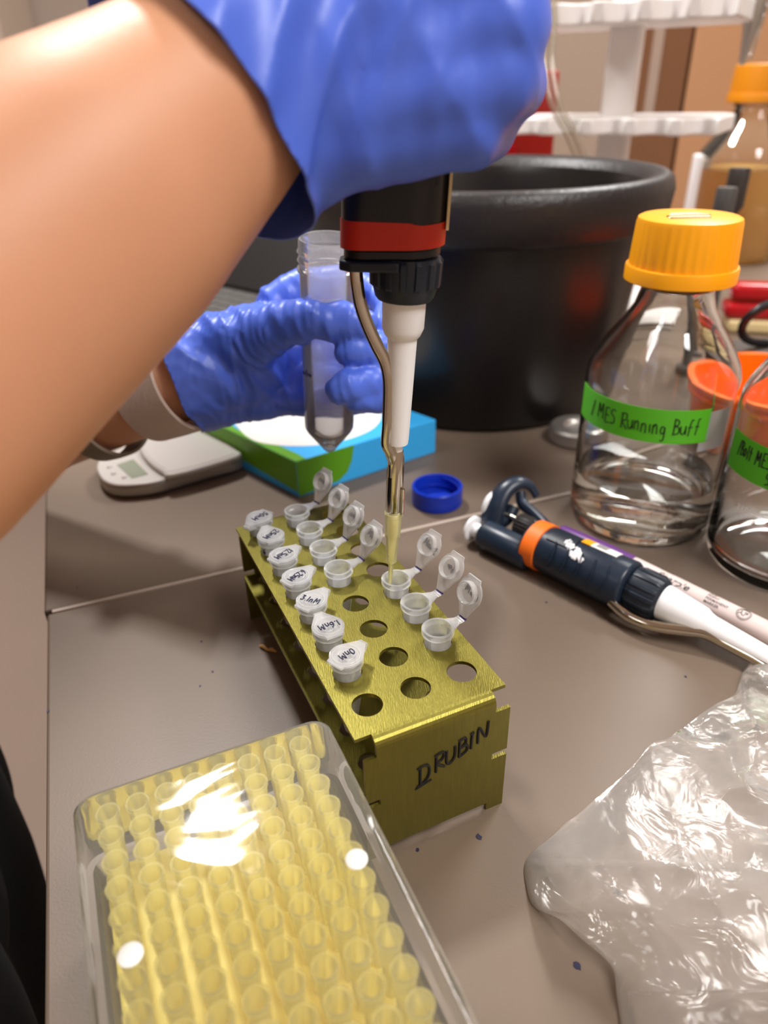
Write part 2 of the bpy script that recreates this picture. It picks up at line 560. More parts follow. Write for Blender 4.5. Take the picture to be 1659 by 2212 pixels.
holed(-10.4, 49.4, -13, 139.5, ZT-1.5, ZT, 5.65, 'top_plate')
holed(-10.0, 49.0, -12.2, 138.6, 29.5, 31, 4.6, 'shelf')
def endplate(l, sgn, name):
    # folded end plate: rounded bend, notched shoulders, slots for the shelf tabs and small feet
    mb = MB()
    w0, w1 = -4.3, 43.2
    e0, e1 = -10.4, 49.4
    t = 1.5
    # bend
    for i in range(6):
        a0, a1 = PI/2*i/6, PI/2*(i+1)/6
        def pp(a, rr_): return (l+sgn*rr_*math.sin(a), ZT-4.2+rr_*math.cos(a))
        q = [pp(a0, 4.2), pp(a1, 4.2), pp(a1, 4.2-t), pp(a0, 4.2-t)]
        vs = [R3(w0, x, z) for x, z in q]+[R3(w1, x, z) for x, z in q]
        mb.add(vs, [(0, 1, 2, 3), (7, 6, 5, 4)]+[(j, (j+1) % 4, 4+(j+1) % 4, 4+j) for j in range(4)])
    poly = [(w0, ZT-4.2), (w0, 53), (e0+1.5, 53), (e0+1.5, 31.5), (e0+7, 31.5), (e0+7, 28.5), (e0+1.5, 28.5), (e0+1.5, 0), (e0+8.5, 0), (e0+8.5, 4),
            (e1-7.5, 4), (e1-7.5, 0), (e1, 0), (e1, 28.5), (e1-6.5, 28.5), (e1-6.5, 31.5), (e1, 31.5), (e1, 53), (w1, 53), (w1, ZT-4.2)]
    ya_ = l+sgn*(4.2-t)
    yb_ = l+sgn*4.2
    mb.prism(poly, min(ya_, yb_), max(ya_, yb_), o=RO, ex=RW, ey=(0, 0, 1), ez=RL)
    return mb.build(name, 'olive', rack)
fpl = endplate(-13, -1, 'end_plate')
endplate(139.5, 1, 'end_plate')
fy = -13-4.2-.05
mb, L_ = scribble('DRUBIN', 9.5, lambda x, y: R3(11.5+x*.72, fy, 30.5+y*(1-.25*x/40)+x*.30), .62, seed=3, gap=.16)
mb.tube([R3(10.3, fy, 29.2), R3(17, fy, 31.2)], .5, 6)
mb.build('handwriting', 'black_ink', fpl, label='black marker word DRUBIN')
# ------------------------------------------------------------------ microtubes
ZR = 67.6                       # rim height of the tubes standing in the rack
def tube_body(t, o):
    pr = [(.1, -38.6), (1.2, -38.4), (2.1, -37.2), (2.6, -35), (5.05, -18.5), (5.2, -16), (5.4, -2.6), (6.35, -2.5), (6.45, -2.2), (6.45, -.2), (6.2, 0), (5.3, 0),
          (4.85, -.8), (4.6, -3), (4.45, -17), (1.9, -35), (1.2, -36.8), (.1, -37.2)]
    return MB().lathe(pr, 32, o, (0, 0, 1)).build('tube_body', 'ppbody', t)
def lid_outline(n=28):
    pts = []
    for i in range(n+1):
        a = math.radians(52)+(2*PI-2*math.radians(52))*i/n
        r = 6.5
        da = abs(a-PI)
        if da < .55:
            r = 6.5/max(.86, math.cos(da))*1.06 if da > .02 else 6.9
            r = min(r, 7.7)
        pts.append((r*math.cos(a), r*math.sin(a)))
    return pts
def microtube(w, l, hinge_deg, open_deg, label, text, tilt=(0, 0), rot=0, side=None, empty=False):
    o = R3(w, l, ZR)+V((tilt[0], tilt[1], 0))
    g = 'closed tubes in the left row of the rack' if open_deg == 0 else 'open tubes in the rack'
    t = thing('microtube', R3(w, l, 28), label, 'microtube', g)
    tube_body(t, o)
    if not empty:
        MB().lathe([(.1, -37), (1.7, -35.2), (3.3, -26), (3.25, -26), (.1, -26)], 20, o).build('buffer_liquid', 'tubeliquid', t)
    h = math.radians(hinge_deg)
    hx = V((math.cos(h), math.sin(h), 0))
    hy = V((-hx.y, hx.x, 0))
    up = V((0, 0, 1))
    hd = 11.4 if open_deg else 9.6
    # strap from the collar to the hinge
    mb = MB()
    if open_deg:
        mb.prism([(5.6, -3.6), (hd-2.2, -1.9), (hd, -1.9), (hd, 1.9), (hd-2.2, 1.9), (5.6, 3.6)], -1.3, -.6, o=o+up*.2, ex=hx, ey=hy, ez=(up+hx*-.0))
        mb.tube([o+hx*hd+hy*-1.9+up*-.6, o+hx*hd+hy*1.9+up*-.6], .45, 8)
    else:
        mb.tube([o+hx*hd+hy*-1.8+up*.2, o+hx*hd+hy*1.8+up*.2], .9, 8)
        mb.prism([(5.6, -3.4), (hd, -1.8), (hd, 1.8), (5.6, 3.4)], -1.4, -.7, o=o, ex=hx, ey=hy, ez=up)
    mb.build('hinge_strap', 'pplid', t)
    if open_deg:
        MB().box((hd+.1, -1.8, -.2), (hd+1.3, 1.8, .5), o=o+up*-.7, ex=hx, ey=hy, ez=up).build('hinge_mark', 'purple_ink', t, label='purple pen mark on the hinge')
    # lid frame: a = from hinge towards lid centre, n = outward normal of the lid top
    a_ = math.radians(open_deg)
    P0 = o+hx*hd+up*(.3 if open_deg == 0 else -.4)
    la = (-hx*math.cos(a_)+up*math.sin(a_))
    ln = (up*math.cos(a_)+hx*math.sin(a_))
    lc = P0+la*hd*(1 if open_deg == 0 else 1.02)
    lx, ly = -la, ln.cross(-la)
    if open_deg == 0:
        lc = o+up*.25
    mb = MB()
    poly = lid_outline()
    poly = [(hd-.4, 1.7)]+poly+[(hd-.4, -1.7)] if open_deg == 0 else [(hd-.6, 1.8)]+poly+[(hd-.6, -1.8)]
    mb.prism(poly, 0, 1.0, o=lc, ex=lx, ey=ly, ez=ln)
    mb.lathe([(4.9, 1.0), (5.0, 1.35), (5.5, 1.4), (5.6, 1.0)], 32, lc, ln)
    mb.lathe([(2.9, 1.0), (3.0, 1.2), (3.3, 1.2), (3.4, 1.0)], 24, lc, ln)
    # inner sealing ring
    mb.lathe([(4.75, 0), (4.85, -2.2), (4.5, -2.6), (4.1, -2.4), (3.95, 0)], 32, lc, ln)
    lidp = mb.build('lid', 'pplid', t, bevel=.22)
    # writing on the lid
    r_ = math.radians(rot)
    ex = V((math.cos(r_), math.sin(r_), 0)) if open_deg == 0 else (lx*math.cos(r_)+ly*math.sin(r_))
    ey = ln.cross(ex)
    hgt = 3.0
    mb0, L0 = scribble(text, hgt, lambda x, y: V((x, y, 0)), .2, seed=len(text), gap=.12)
    k = min(1.0, 9.2/L0)
    base = lc+ln*1.08-ex*(L0*k/2)-ey*(hgt/2)
    mb, _ = scribble(text, hgt, lambda x, y: base+ex*(x*k)+ey*y, .26 if open_deg == 0 else .36, seed=len(text), gap=.12)
    mb.build('handwriting', 'ink', lidp)
    if side:
        mb, _ = scribble(side, 2.6, lambda x, y: o+V((5.45*math.cos(-2.3+x/5.4), 5.45*math.sin(-2.3+x/5.4), -6.6+y)), .25, seed=5)
        mb.build('side_mark', 'ink', t)
    return t
cl = [(7, 240, '50nM', 225, 'far end of the rack, hinge at its front'), (6, 115, '25nM', 232, 'second from the far end, black marks on its side'),
      (5, 52, '12.5nM', 228, 'third from the far end'), (4, 50, '6.25nM', 230, 'fourth from the far end'),
      (3, 55, '3.1nM', -24, 'fifth from the far end, lettering upright'), (2, 118, '1.6nM', 206, 'second from the near end, hinge pointing away'),
      (1, 50, '0nM', 214, 'nearest of the closed tubes')]
for k, hd_, tx, rt, wh in cl:
    microtube(0, SL*k, hd_, 0, 'closed microtube marked %s, left row, %s' % (tx, wh), tx, rot=rt, side='6A' if k == 6 else None)
op = [(1, 7, 40, 118, 'farthest open microtube, at the far end of the middle row', '50~n'), (1, 6, 38, 122, 'second open microtube from the far end, middle row', '25~M'),
      (1, 5, 36, 120, 'third open microtube from the far end, middle row', '12~n'), (1, 4, 34, 122, 'open microtube of the middle row with its lid behind the pipette tip', '6~M'),
      (2, 3, 36, 124, 'open microtube with the pipette tip inside it, right row', '3~nM'), (2, 2, 34, 124, 'open microtube in the middle of the three in the right row', '1.6~'),
      (2, 1, 32, 108, 'nearest open microtube, at the right edge of the rack', '0~M')]
for c_, k, hd_, od, lb, tx in op:
    microtube(SW*c_, SL*k, hd_, od, lb, tx, rot=100)
# ------------------------------------------------------------------ box of pipette tips
ZL = 62.5
TL, TR = G(150, 1722, ZL), G(702, 1538, ZL)
uu = (TL-TR).normalized()
vv = V((-uu.y, uu.x, 0))
if vv.y > 0: vv = -vv
WL = (TL-TR).length
def T3(u, v, z): return V((TR.x, TR.y, 0))+uu*u+vv*v+V((0, 0, z))
tipbox = thing('tip_box', T3(WL/2, 60, 0), 'clear plastic tip box with lid, full of yellow pipette tips, nearest the camera', 'tip box')
def rrect(x0, x1, y0, y1, r, n=6):
    out = []
    for cx, cy, a in ((x1-r, y1-r, 0), (x0+r, y1-r, 90), (x0+r, y0+r, 180), (x1-r, y0+r, 270)):
        for i in range(n+1):
            t = math.radians(a+90*i/n)
            out.append((cx+r*math.cos(t), cy+r*math.sin(t)))
    return out
def loft(mb, rings):
    n = len(rings[0])
    vs = [p for r in rings for p in r]
    fs = [(i*n+j, i*n+(j+1) % n, (i+1)*n+(j+1) % n, (i+1)*n+j) for i in range(len(rings)-1) for j in range(n)]
    return mb.add(vs, fs)
LB = 121
def lring(inset, z, r=6):
    return [T3(x, y, z) for x, y in rrect(inset, WL-inset, inset, LB-inset, max(r, 1))]
mb = MB()
loft(mb, [lring(-2.4, 30), lring(-1.9, 36), lring(0, 58), lring(.35, 60.6), lring(1.4, 62), lring(3, ZL), lring(8, ZL)])
n_ = len(lring(0, 0))
mb.f.append(tuple(range(6*n_, 7*n_))); mb.m.append(0)
lid_ = mb.build('lid', 'lid', tipbox, smooth=50)
for p in lid_.data.polygons:
    if len(p.vertices) > 4: p.use_smooth = False
for (px, py) in ((770, 1857), (282, 2063)):
    c = G(px, py, ZL+.0)
    MB().lathe([(.1, .9), (2.6, .8), (3.2, .4), (3.2, 0), (.1, 0)], 24, c).build('lid_button', 'disc', tipbox, label='round white dot on the lid')
mb = MB()
loft(mb, [lring(1.5, 0), lring(.2, 28), lring(-.2, 31), lring(1.4, 31), lring(1.8, 28), lring(3, 2)])
mb.f.append(tuple(range(0, n_))); mb.m.append(0)
mb.build('base', 'lid', tipbox)
# deck
mb = MB()
ZD = 29
loft(mb, [lring(3.2, 14), lring(3.2, ZD-1, 4), lring(4.2, ZD, 4), lring(20, ZD, 4)])
mb.f.append(tuple(range(3*n_, 4*n_))); mb.m.append(0)
mb.build('deck', 'tiprack', tipbox)
gu = V((-math.cos(math.radians(23.9)), -math.sin(math.radians(23.9)), 0))
gv = V((math.sin(math.radians(23.9)), -math.cos(math.radians(23.9)), 0))
gO = V((-30.5, 175.4, 57.3))
def tip_mesh(o, dz=0):
    pr = [(.5, -50), (1.6, -26), (2.7, -11), (3.1, -10.6), (3.3, -1.6), (3.75, -1.2), (3.8, -.2), (3.6, 0), (3.0, 0), (2.85, -1), (2.5, -10.5), (1.2, -26), (.3, -50)]
    return MB().lathe(pr, 20, o)
proto = tip_mesh(gO).build('pipette_tip', 'tip')
tmesh = proto.data
ordn = ['first', 'second', 'third', 'fourth', 'fifth', 'sixth', 'seventh', 'eighth', 'ninth', 'tenth', 'eleventh', 'twelfth']
for i in range(8):
    for k in range(12):
        o = proto if (i == 0 and k == 0) else proto.copy()
        if o is not proto:
            col.objects.link(o)
        o.location = (gu*9*i+gv*9*k)*S
        lb = 'yellow boxed tip, %s row from far end, %s column from right' % (ordn[k], ordn[i])
        tag(o, lb, 'pipette tip', 'yellow tips in the tip box')
# ------------------------------------------------------------------ glass bottles
def bottle(loc, R, name_label, cap=True, fill=34, cols=('glass', 'liquid'), capm='yellowcap', k=1.0, H=186):
    t = thing('glass_bottle', loc, name_label, 'bottle')
    o = V(loc)
    g = 2.1
    z = lambda q: q*k
    out = [(.1, 3), (R-16, 2.2), (R-7, .4), (R-4, .2), (R-1.4, 1.8), (R-.3, 5), (R, 10), (R, z(94)), (R-.6, z(101)), (R-3.2, z(108)), (R*.80, z(118)), (R*.62, z(129)), (R*.50, z(138)), (20*k, z(146)),
           (19.5*k, z(148.5)), (22*k, z(150)), (23*k, z(152)), (22*k, z(154.5)), (19.5*k, z(156)), (19.5*k, z(H-6)), (18.5*k, z(H-5))]
    inn = [(15.8*k, z(H-5)), (16*k, z(148)), (17.5*k, z(143)), (R*.50-g, z(137)), (R*.62-g, z(128)), (R*.80-g, z(116.5)), (R-3.2-g, z(106.5)), (R-.6-g, z(100)), (R-g, z(93)), (R-g, 14), (R-g-.8, 9.5), (R-g-3.5, 6.5), (R-16, 6), (.1, 7)]
    MB().lathe(out+inn, 72, o).build('bottle_glass', cols[0], t, smooth=60)
    if fill:
        rr_ = R-g+.25
        MB().lathe([(.1, 6.8), (R-16, 5.8), (R-g-3.3, 6.3), (rr_-.8, 9.4), (rr_, 14), (rr_, fill), (rr_-.9, fill-.7), (.1, fill-.9)], 72, o).build('bottle_liquid', cols[1], t, smooth=60)
    if cap:
        def rib(a, zz): return .014*math.sin(a*36) if zz > z(H-25)-.1 and zz < z(H-3) else 0
        pr = [(.1, z(H)), (25*k, z(H)), (26.6*k, z(H-.8)), (27.3*k, z(H-3)), (28.2*k, z(H-25)), (29.6*k, z(H-25.2)), (30*k, z(H-26)), (30*k, z(H-33)), (29.2*k, z(H-33.5)), (24.5*k, z(H-33.5)), (24.5*k, z(H-4)), (.1, z(H-4))]
        cp = MB().lathe(pr, 216, o, rib=rib).build('screw_cap', capm, t, smooth=30)
        return t, cp
    return t, None
B1 = V((168.4, 417.2, 0))
R1 = 44.3
b1, cap1 = bottle(B1, R1, 'glass bottle with ribbed yellow screw cap and green tape, a little liquid inside')
def on_cyl(o, R, ang0, x, z, sgn=1):
    a = ang0+sgn*x/R
    return V((o.x+R*math.cos(a), o.y+R*math.sin(a), z))
def band(t, o, R, a0, a1, z0, z1, name, m, th=.35, slope=0, jag=0):
    mb = MB()
    n = 40
    vs = []
    for i in range(n+1):
        a = a0+(a1-a0)*i/n
        s_ = slope*i/n
        for rr_, zz in ((R+.1, z0+s_), (R+.1+th, z0+s_), (R+.1+th, z1+s_), (R+.1, z1+s_)):
            a2 = a+(jag*(zz-z0-s_)/R if i == n else 0)
            vs.append(V((o.x+rr_*math.cos(a2), o.y+rr_*math.sin(a2), zz)))
    fs = []
    for i in range(n):
        for j in range(4):
            fs.append((i*4+j, (i+1)*4+j, (i+1)*4+(j+1) % 4, i*4+(j+1) % 4))
    fs += [(0, 1, 2, 3), (n*4+3, n*4+2, n*4+1, n*4)]
    return mb.add(vs, fs).build(name, m, t)
tp1 = band(b1, B1, R1, math.radians(175), math.radians(291), 72, 92, 'label_tape', 'tape', jag=3.5)
mb, _ = scribble('/ MES Running Buff', 10, lambda x, y: on_cyl(B1, R1+.55, math.radians(196), x*.60, 78.5+y*.9-x*.01), .33, seed=9, gap=.12)
mb.build('handwriting', 'black_ink', tp1, label='black pen words MES Running Buff')
# label on cap
ct = B1+V((-2, 0, 186))
MB().prism([(-13, -9), (8, -12), (13, 2), (7, 9), (-6, 8)], 0, .4, o=ct).build('cap_label', 'paper', cap1)
MB().tube([ct+V((-12, -3, .5)), ct+V((0, -1, .5)), ct+V((12, -2, .5))], .35, 6).tube([ct+V((-12, -9, .5)), ct+V((0, -9.5, .5)), ct+V((9, -10, .5))], .35, 6).build('pen_line', 'black_ink', cap1)
# frosted label area with printed arrow
band(b1, B1, R1, math.radians(283), math.radians(309), 66, 90, 'print_panel', 'ppbody', th=.05)
B2 = V((237.5, 361.5, 0))
b2, _ = bottle(B2, 43.2, 'clear glass bottle at the right edge with green tape dated 5/7', fill=0)
tp2 = band(b2, B2, 43.2, math.radians(172), math.radians(330), 62, 84, 'label_tape', 'tape', slope=-1)
mb, _ = scribble('/Bolt MES Run', 9, lambda x, y: on_cyl(B2, 43.8, math.radians(184), x*.46, 73+y*.9-x*.02), .33, seed=4, gap=.12)
scribble('5/7/', 8, lambda x, y: on_cyl(B2, 43.8, math.radians(213), x*.5, 63.5+y*.8), .33, mb=mb, seed=6, gap=.14)
mb.build('handwriting', 'black_ink', tp2, label='black pen words Bolt MES Ru and 5/7')
for zz in (45, 105):
    band(b2, B2, 43.2, math.radians(205), math.radians(235), zz, zz+.6, 'volume_mark', 'disc', th=.05)
text_mesh('100', 5, lambda x, y: on_cyl(B2, 43.35, math.radians(196), x, 43+y), 'volume_number', 'disc', b2)
# amber media bottle at the back
B3 = G(1590, 566, 0)+V((0, 40, 0))
b3, _ = bottle(B3, 68, 'large amber media bottle with dull yellow cap behind the white stand', fill=131, cols=('glassfilm', 'media'), capm='amber_cap', k=1.42)
# ------------------------------------------------------------------ black ice bucket
bc = G(1060, 940, 0)
bdir = V((bc.x, bc.y, 0)).normalized()
BC = bc+bdir*122+V((-18, 3, 0))
bk = thing('ice_bucket', BC, 'large round black rubber ice bucket with a thick grained rim', 'bucket')
MB().lathe([(.1, 0), (112, 0), (119, 2), (122, 8), (139, 146), (139, 150)], 96, BC, cap=False).build('bucket_wall', 'rubber', bk, smooth=50)
MB().lathe([(139, 149), (147, 149), (151, 153), (153.5, 176), (151.5, 184), (147, 187), (141, 187), (136, 184), (131, 178)], 96, BC).build('bucket_rim', 'rubber_rim', bk, smooth=50)
MB().lathe([(131.2, 178.4), (128, 170), (122, 120), (112, 60), (95, 38), (60, 30), (.1, 28)], 96, BC).build('bucket_inside', 'rubber', bk, smooth=60)
# ------------------------------------------------------------------ white pipette stand
SC = D(1330, 275, 860)
e_ = V((math.cos(math.radians(-28)), math.sin(math.radians(-28)), 0))
f_ = V((-e_.y, e_.x, 0))
st = thing('pipette_stand', (SC.x, SC.y, 0), 'white two-tier pipette stand with notched shelves behind the black bucket', 'pipette stand')
def shelf_poly(hl, hw):
    p = []
    n = 5
    w_ = 2*hl/n
    for i in range(n):
        x0 = -hl+i*w_
        p += [(x0, -hw), (x0+w_*.28, -hw)]
        for j in range(1, 8):
            a = PI*j/8
            p.append((x0+w_*.64-w_*.30*math.cos(a), -hw+22*math.sin(a)))
    p += [(hl, -hw), (hl+6, hw*.6), (hl-8, hw), (-hl, hw)]
    return p
for z0, z1, nm in ((196, 213, 'lower_shelf'), (300, 320, 'upper_shelf')):
    MB().prism(shelf_poly(118, 74), z0, z1, o=(SC.x, SC.y, 0), ex=e_, ey=f_).build(nm, 'white2', st, bevel=2.2)
MB().box((-18, -12, 6), (18, 12, 420), o=(SC.x, SC.y, 0), ex=e_, ey=f_).build('post', 'white2', st, bevel=4)
MB().box((-110, -75, 0), (110, 75, 8), o=(SC.x, SC.y, 0), ex=e_, ey=f_).build('base', 'white2', st, bevel=3)
# pipette hanging from the upper shelf: only its metal shaft hangs below
hp = D(1628, 30, 790)
t = thing('hanging_shaft', hp, 'ribbed metal pipette shaft hanging under the right end of the white stand', 'pipette')
MB().lathe([(.1, -48), (3.5, -46), (6.5, -20), (10.5, 0), (11, 16), (.1, 16)], 16, hp, (.05, 0, 1)).build('shaft', 'steel', t)
mb = MB()
mb.tube([hp+V((10*(1-i/75)*1.0+1.5*math.cos(i*1.3), 2*math.sin(i*1.3)-7, 10-i*.95)) for i in range(56)], .9, 6)
mb.build('spring', 'steel', t)
# clear tubing beside the gloved hand
for q, (off, nm) in enumerate(((0, 'left'), (17, 'right'))):
    pts = [D(1183+off*.6, -60, 760), D(1180+off, 60, 760), D(1176+off, 140, 760), D(1190+off, 220, 765), D(1225+off, 290, 775), D(1250+off, 350, 790)]
    o = MB().tube(catmull(pts, 6), 3.0, 12).build('clear_tubing', 'tubing')
    tag(o, 'clear plastic hose behind the raised blue glove, %s one of two' % nm, 'hose', 'clear hoses behind the glove')
# ------------------------------------------------------------------ things at the back
def bx(name, px0, px1, y_bot, depth, h, m, label, cat, yaw=0, z0=0, bev=2, group=None):
    a, b = G(px0, y_bot, z0), G(px1, y_bot, z0)
    ex = (b-a).normalized()
    ex = (Matrix.Rotation(math.radians(yaw), 3, 'Z') @ ex)
    ey = V((-ex.y, ex.x, 0))
    Lb = (b-a).length
    t = thing(name, a+ex*Lb/2+ey*depth/2, label, cat, group)
    return t, a, ex, ey, Lb
t, a, ex, ey, Lb = bx('cardboard_box', 1436, 1800, 486, 260, 460, 'cardboard', 'pale tan cardboard box at the back right, behind the amber bottle', 'box', yaw=0)
MB().box((0, 0, 0), (Lb, 300, 560), o=a, ex=ex, ey=ey).build('box_body', 'cardboard', t, bevel=2)
MB().box((-1, -1.5, 430), (Lb*.35, -.2, 450), o=a, ex=ex, ey=ey).build('box_tape', 'crumb', t)
MT['cardboard_shaded'] = mat('cardboard_shaded', (128, 88, 58), .8, noise_amt=(5, .05))  # box side in shade: the shade is put into this darker colour
MT['label_grey'] = mat('shipping_label', (176, 156, 142), .6)
t, a, ex, ey, Lb = bx('cardboard_box', 1318, 1430, 486, 260, 460, 'cardboard_shaded', 'shaded side of the cardboard box as a separate darker box, with a pale label behind the stand post', 'box', yaw=0)
MB().box((0, 0, 0), (Lb, 240, 560), o=a, ex=ex, ey=ey).build('box_body', 'cardboard_shaded', t, bevel=2)
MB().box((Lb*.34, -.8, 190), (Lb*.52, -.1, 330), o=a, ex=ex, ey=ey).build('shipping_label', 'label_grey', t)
t, a, ex, ey, Lb = bx('grey_cabinet', 1130, 1296, 486, 300, 430, 'grey_panel', 'smooth grey-beige appliance housing behind the clear hoses', 'cabinet')
MB().box((0, 0, 0), (Lb, 300, 470), o=a, ex=ex, ey=ey).build('housing', 'grey_panel', t, bevel=20, bseg=4)
MB().box((10, -6, 475), (Lb-6, 280, 640), o=a, ex=ex, ey=ey).build('dark_top', 'black', t, bevel=4)
t, a, ex, ey, Lb = bx('sharps_bin', 1040, 1172, 590, 120, 250, 'red_bin', 'red waste bin standing behind the black bucket', 'bin')
MB().box((0, 0, 0), (Lb, 110, 262), o=a, ex=ex, ey=ey).build('bin_body', 'red_bin', t, bevel=5)
MB().box((-6, -8, 120), (Lb*.45, -.5, 175), o=a, ex=ex, ey=ey).build('bin_front', 'red_plastic', t, bevel=2)
t, a, ex, ey, Lb = bx('white_container', 1464, 1482, 560, 60, 150, 'white', 'narrow white container between the bucket rim and the amber bottle', 'container')
MB().box((0, 0, 0), (Lb, 18, 150), o=a, ex=ex, ey=ey).build('container_body', 'white', t, bevel=3)
lp = D(9, 150, 2400)
zs = D(9, 156, 2400).z
t = thing('wall_locker', (lp.x, lp.y, -900), 'grey wall locker at the far left edge with a horizontal gap between its doors', 'locker')
MB().box((-700, 0, -900), (-12, 300, zs-8), o=(lp.x, lp.y, 0)).build('lower_door', 'wall2', t, bevel=4)
MB().box((-700, 0, zs+8), (-12, 300, 1500), o=(lp.x, lp.y, 0)).build('upper_door', 'ceiling', t, bevel=4)
MB().box((-698, 20, -900), (12, 298, 1500), o=(lp.x, lp.y, 0)).build('side_frame', 'grey_panel', t)
# cluttered strip at the right back
t, a, ex, ey, Lb = bx('equipment_tray', 1634, 1800, 503, 120, 20, 'darkgrey', 'dark grey tray at the back right edge under a white roll', 'tray')
MB().box((0, 0, 0), (Lb, 100, 16), o=a, ex=ex, ey=ey).build('tray_body', 'darkgrey', t, bevel=2)
o = MB().lathe([(.1, 0), (12, 0), (12.5, 1), (12.5, 120), (.1, 120)], 24, a+V((0, 30, 29)), ex).build('paper_roll', 'white')
tag(o, 'white paper roll lying on the dark tray at the right edge', 'roll')
o = MB().capsule(a+ex*6+ey*66+V((0, 0, 32)), a+ex*70+ey*66+V((0, 0, 32)), 16, 16, 14).build('green_sponge', 'green')
tag(o, 'green sponge on the dark tray behind the white roll', 'sponge')
pa, pb = G(1608, 536, 4), G(1760, 533, 4)
o = MB().tube([pa, pa.lerp(pb, .08), pb], [1.5, 4, 4], 12).build('blue_pen', 'blue_pen')
tag(o, 'blue pen lying on the worktop behind the red stapler', 'pen')
# red stapler
s0 = G(1574, 716, 0)+V((0, 14, 0))
ex, ey = V((.97, -.24, 0)), V((.24, .97, 0))
t = thing('stapler', s0+ex*60, 'glossy red stapler lying behind the capped glass bottle at the right edge', 'stapler')
def sprof(x0, x1, z0, z1, hw, m, nm, bev=5):
    MB().box((x0, -hw, z0), (x1, hw, z1), o=s0, ex=ex, ey=ey).build(nm, m, t, bevel=bev, bseg=4)
sprof(-2, 130, 34, 52, 15, 'red_plastic', 'top_arm', 7)
sprof(-6, 130, 15, 32, 17, 'red_plastic', 'lower_arm', 7)
sprof(0, 130, 0, 14, 20, 'beige', 'base', 4)
# scissors with black rings
c0 = D(1678, 690, 600)
ring = [V((c0.x+30*math.cos(i*PI/12), c0.y+6*math.cos(i*PI/12)-8*math.sin(i*PI/12), c0.z-2+20*math.sin(i*PI/12))) for i in range(25)]
zmin = min(p.z for p in ring)-3.4
t = thing('scissors', (c0.x, c0.y, 0), 'scissors with black plastic finger rings at the right edge behind the bottles', 'scissors')
MB().tube(ring, 3.4, 12, cap=False).build('finger_ring', 'black', t)
MB().tube([p+V((46, 14, -10)) for p in ring], 3.4, 12, cap=False).build('finger_ring', 'black', t)
MB().tube([c0+V((24, 4, -8)), c0+V((60, 10, -26)), c0+V((120, 24, -46))], [3.2, 4, 2], 10).build('blade', 'steel', t)
MB().box((-30, -14, 0), (70, 30, max(2, zmin)), o=(c0.x, c0.y, 0)).build('stand_block', 'darkgrey', t, bevel=2)
# two metal rods with dark heads behind the yellow-capped bottle
for (px, py, dep, hr, nm) in ((1572, 404, 640, 9, 'shorter'), (1600, 362, 700, 10, 'taller')):
    tp = D(px, py, dep)
    bt = V((tp.x-4, tp.y-6, 0))
    t = thing('metal_tool', bt, 'upright metal rod tool with a dark head behind the yellow cap, %s one' % nm, 'tool', 'rod tools behind the bottle')
    ax = (tp-bt)
    L_ = ax.length
    MB().lathe([(.1, L_), (hr-1, L_), (hr, L_-2), (hr, L_-34), (hr*.55, L_-42), (.1, L_-42)], 20, bt, ax).build('head', 'darkgrey' if nm == 'taller' else 'grey_rubber', t)
    MB().lathe([(hr*.6, L_-42), (hr*.62, 8), (hr*1.3, 6), (hr*1.3, 0), (.1, 0)], 20, bt, ax).build('rod', 'grey_rubber', t)
# orange tub between and behind the bottles
oc = V((294, 516, 0))
t = thing('orange_tub', oc, 'translucent bright orange plastic tub seen through the right glass bottle', 'tub')
MB().lathe([(.1, 0), (46, 0), (50, 3), (56, 52), (60, 53), (60, 56), (54.5, 56), (48, 4), (.1, 3)], 64, oc).build('tub_wall', 'orange_plastic', t, smooth=50)
MB().lathe([(55, 44), (58, 45), (58, 47), (55, 48)], 64, oc, closed=True).build('tub_rib', 'orange_plastic', t)
# steel disc behind bottle
sc_ = G(1236, 946, 6)+V((6, 10, 0)); sc_.z = 0
o = MB().lathe([(.1, 0), (20, 0), (22, 2), (22, 11), (20, 13), (11, 13), (9, 10), (.1, 10)], 48, sc_).build('steel_weight', 'steel', bevel=.4)
tag(o, 'round polished steel weight half hidden behind the capped glass bottle', 'weight')
# ------------------------------------------------------------------ small things on the worktop
# blue screw cap, open side up
c = G(948, 1112, 0)+V((0, 17.5, 0))
t = thing('screw_cap', c, 'royal blue plastic tube cap lying open side up on the worktop', 'cap')
MB().lathe([(.1, 0), (16.4, 0), (17.4, 1), (17.4, 12.6), (16.8, 13.4), (15.6, 13.4), (15.2, 12.6), (15.2, 2), (.1, 1.8)], 72, c, rib=lambda a, z: .008*math.sin(a*60) if 1.5 < z < 12.5 else 0).build('cap_shell', 'bluecap', t)
mb = MB()
mb.tube([c+V((15.0*math.cos(i*.3), 15.0*math.sin(i*.3), 4+i*.3*.95)) for i in range(26)], .6, 6)
mb.build('inner_thread', 'bluecap', t)
# pocket scale
def poly_at(pxs, z):
    return [tuple(G(a, b, z))[:2] for a, b in pxs]
t = thing('pocket_scale', G(360, 1000), 'silver digital pocket scale with a small display, under the left forearm', 'scale')
outl = [(209, 1014), (213, 996), (232, 983), (290, 955), (430, 908), (480, 922), (512, 952), (523, 986), (450, 1008), (371, 1031), (335, 1041), (291, 1047), (249, 1047), (222, 1036)]
def smooth_loop(p, k=5):
    n = len(p)
    q = [V((a, b, 0)) for a, b in p]
    out = []
    for i in range(n):
        p0, p1, p2, p3 = q[(i-1) % n], q[i], q[(i+1) % n], q[(i+2) % n]
        for j in range(k):
            u = j/k
            v = .5*((2*p1)+(p2-p0)*u+(2*p0-5*p1+4*p2-p3)*u*u+(3*p1-p0-3*p2+p3)*u**3)
            out.append((v.x, v.y))
    return out
bp = smooth_loop(poly_at(outl, 11), 4)
MB().prism(bp, 1.5, 9).build('case_bottom', 'silver_side', t, bevel=1)
cx_ = sum(p[0] for p in bp)/len(bp); cy_ = sum(p[1] for p in bp)/len(bp)
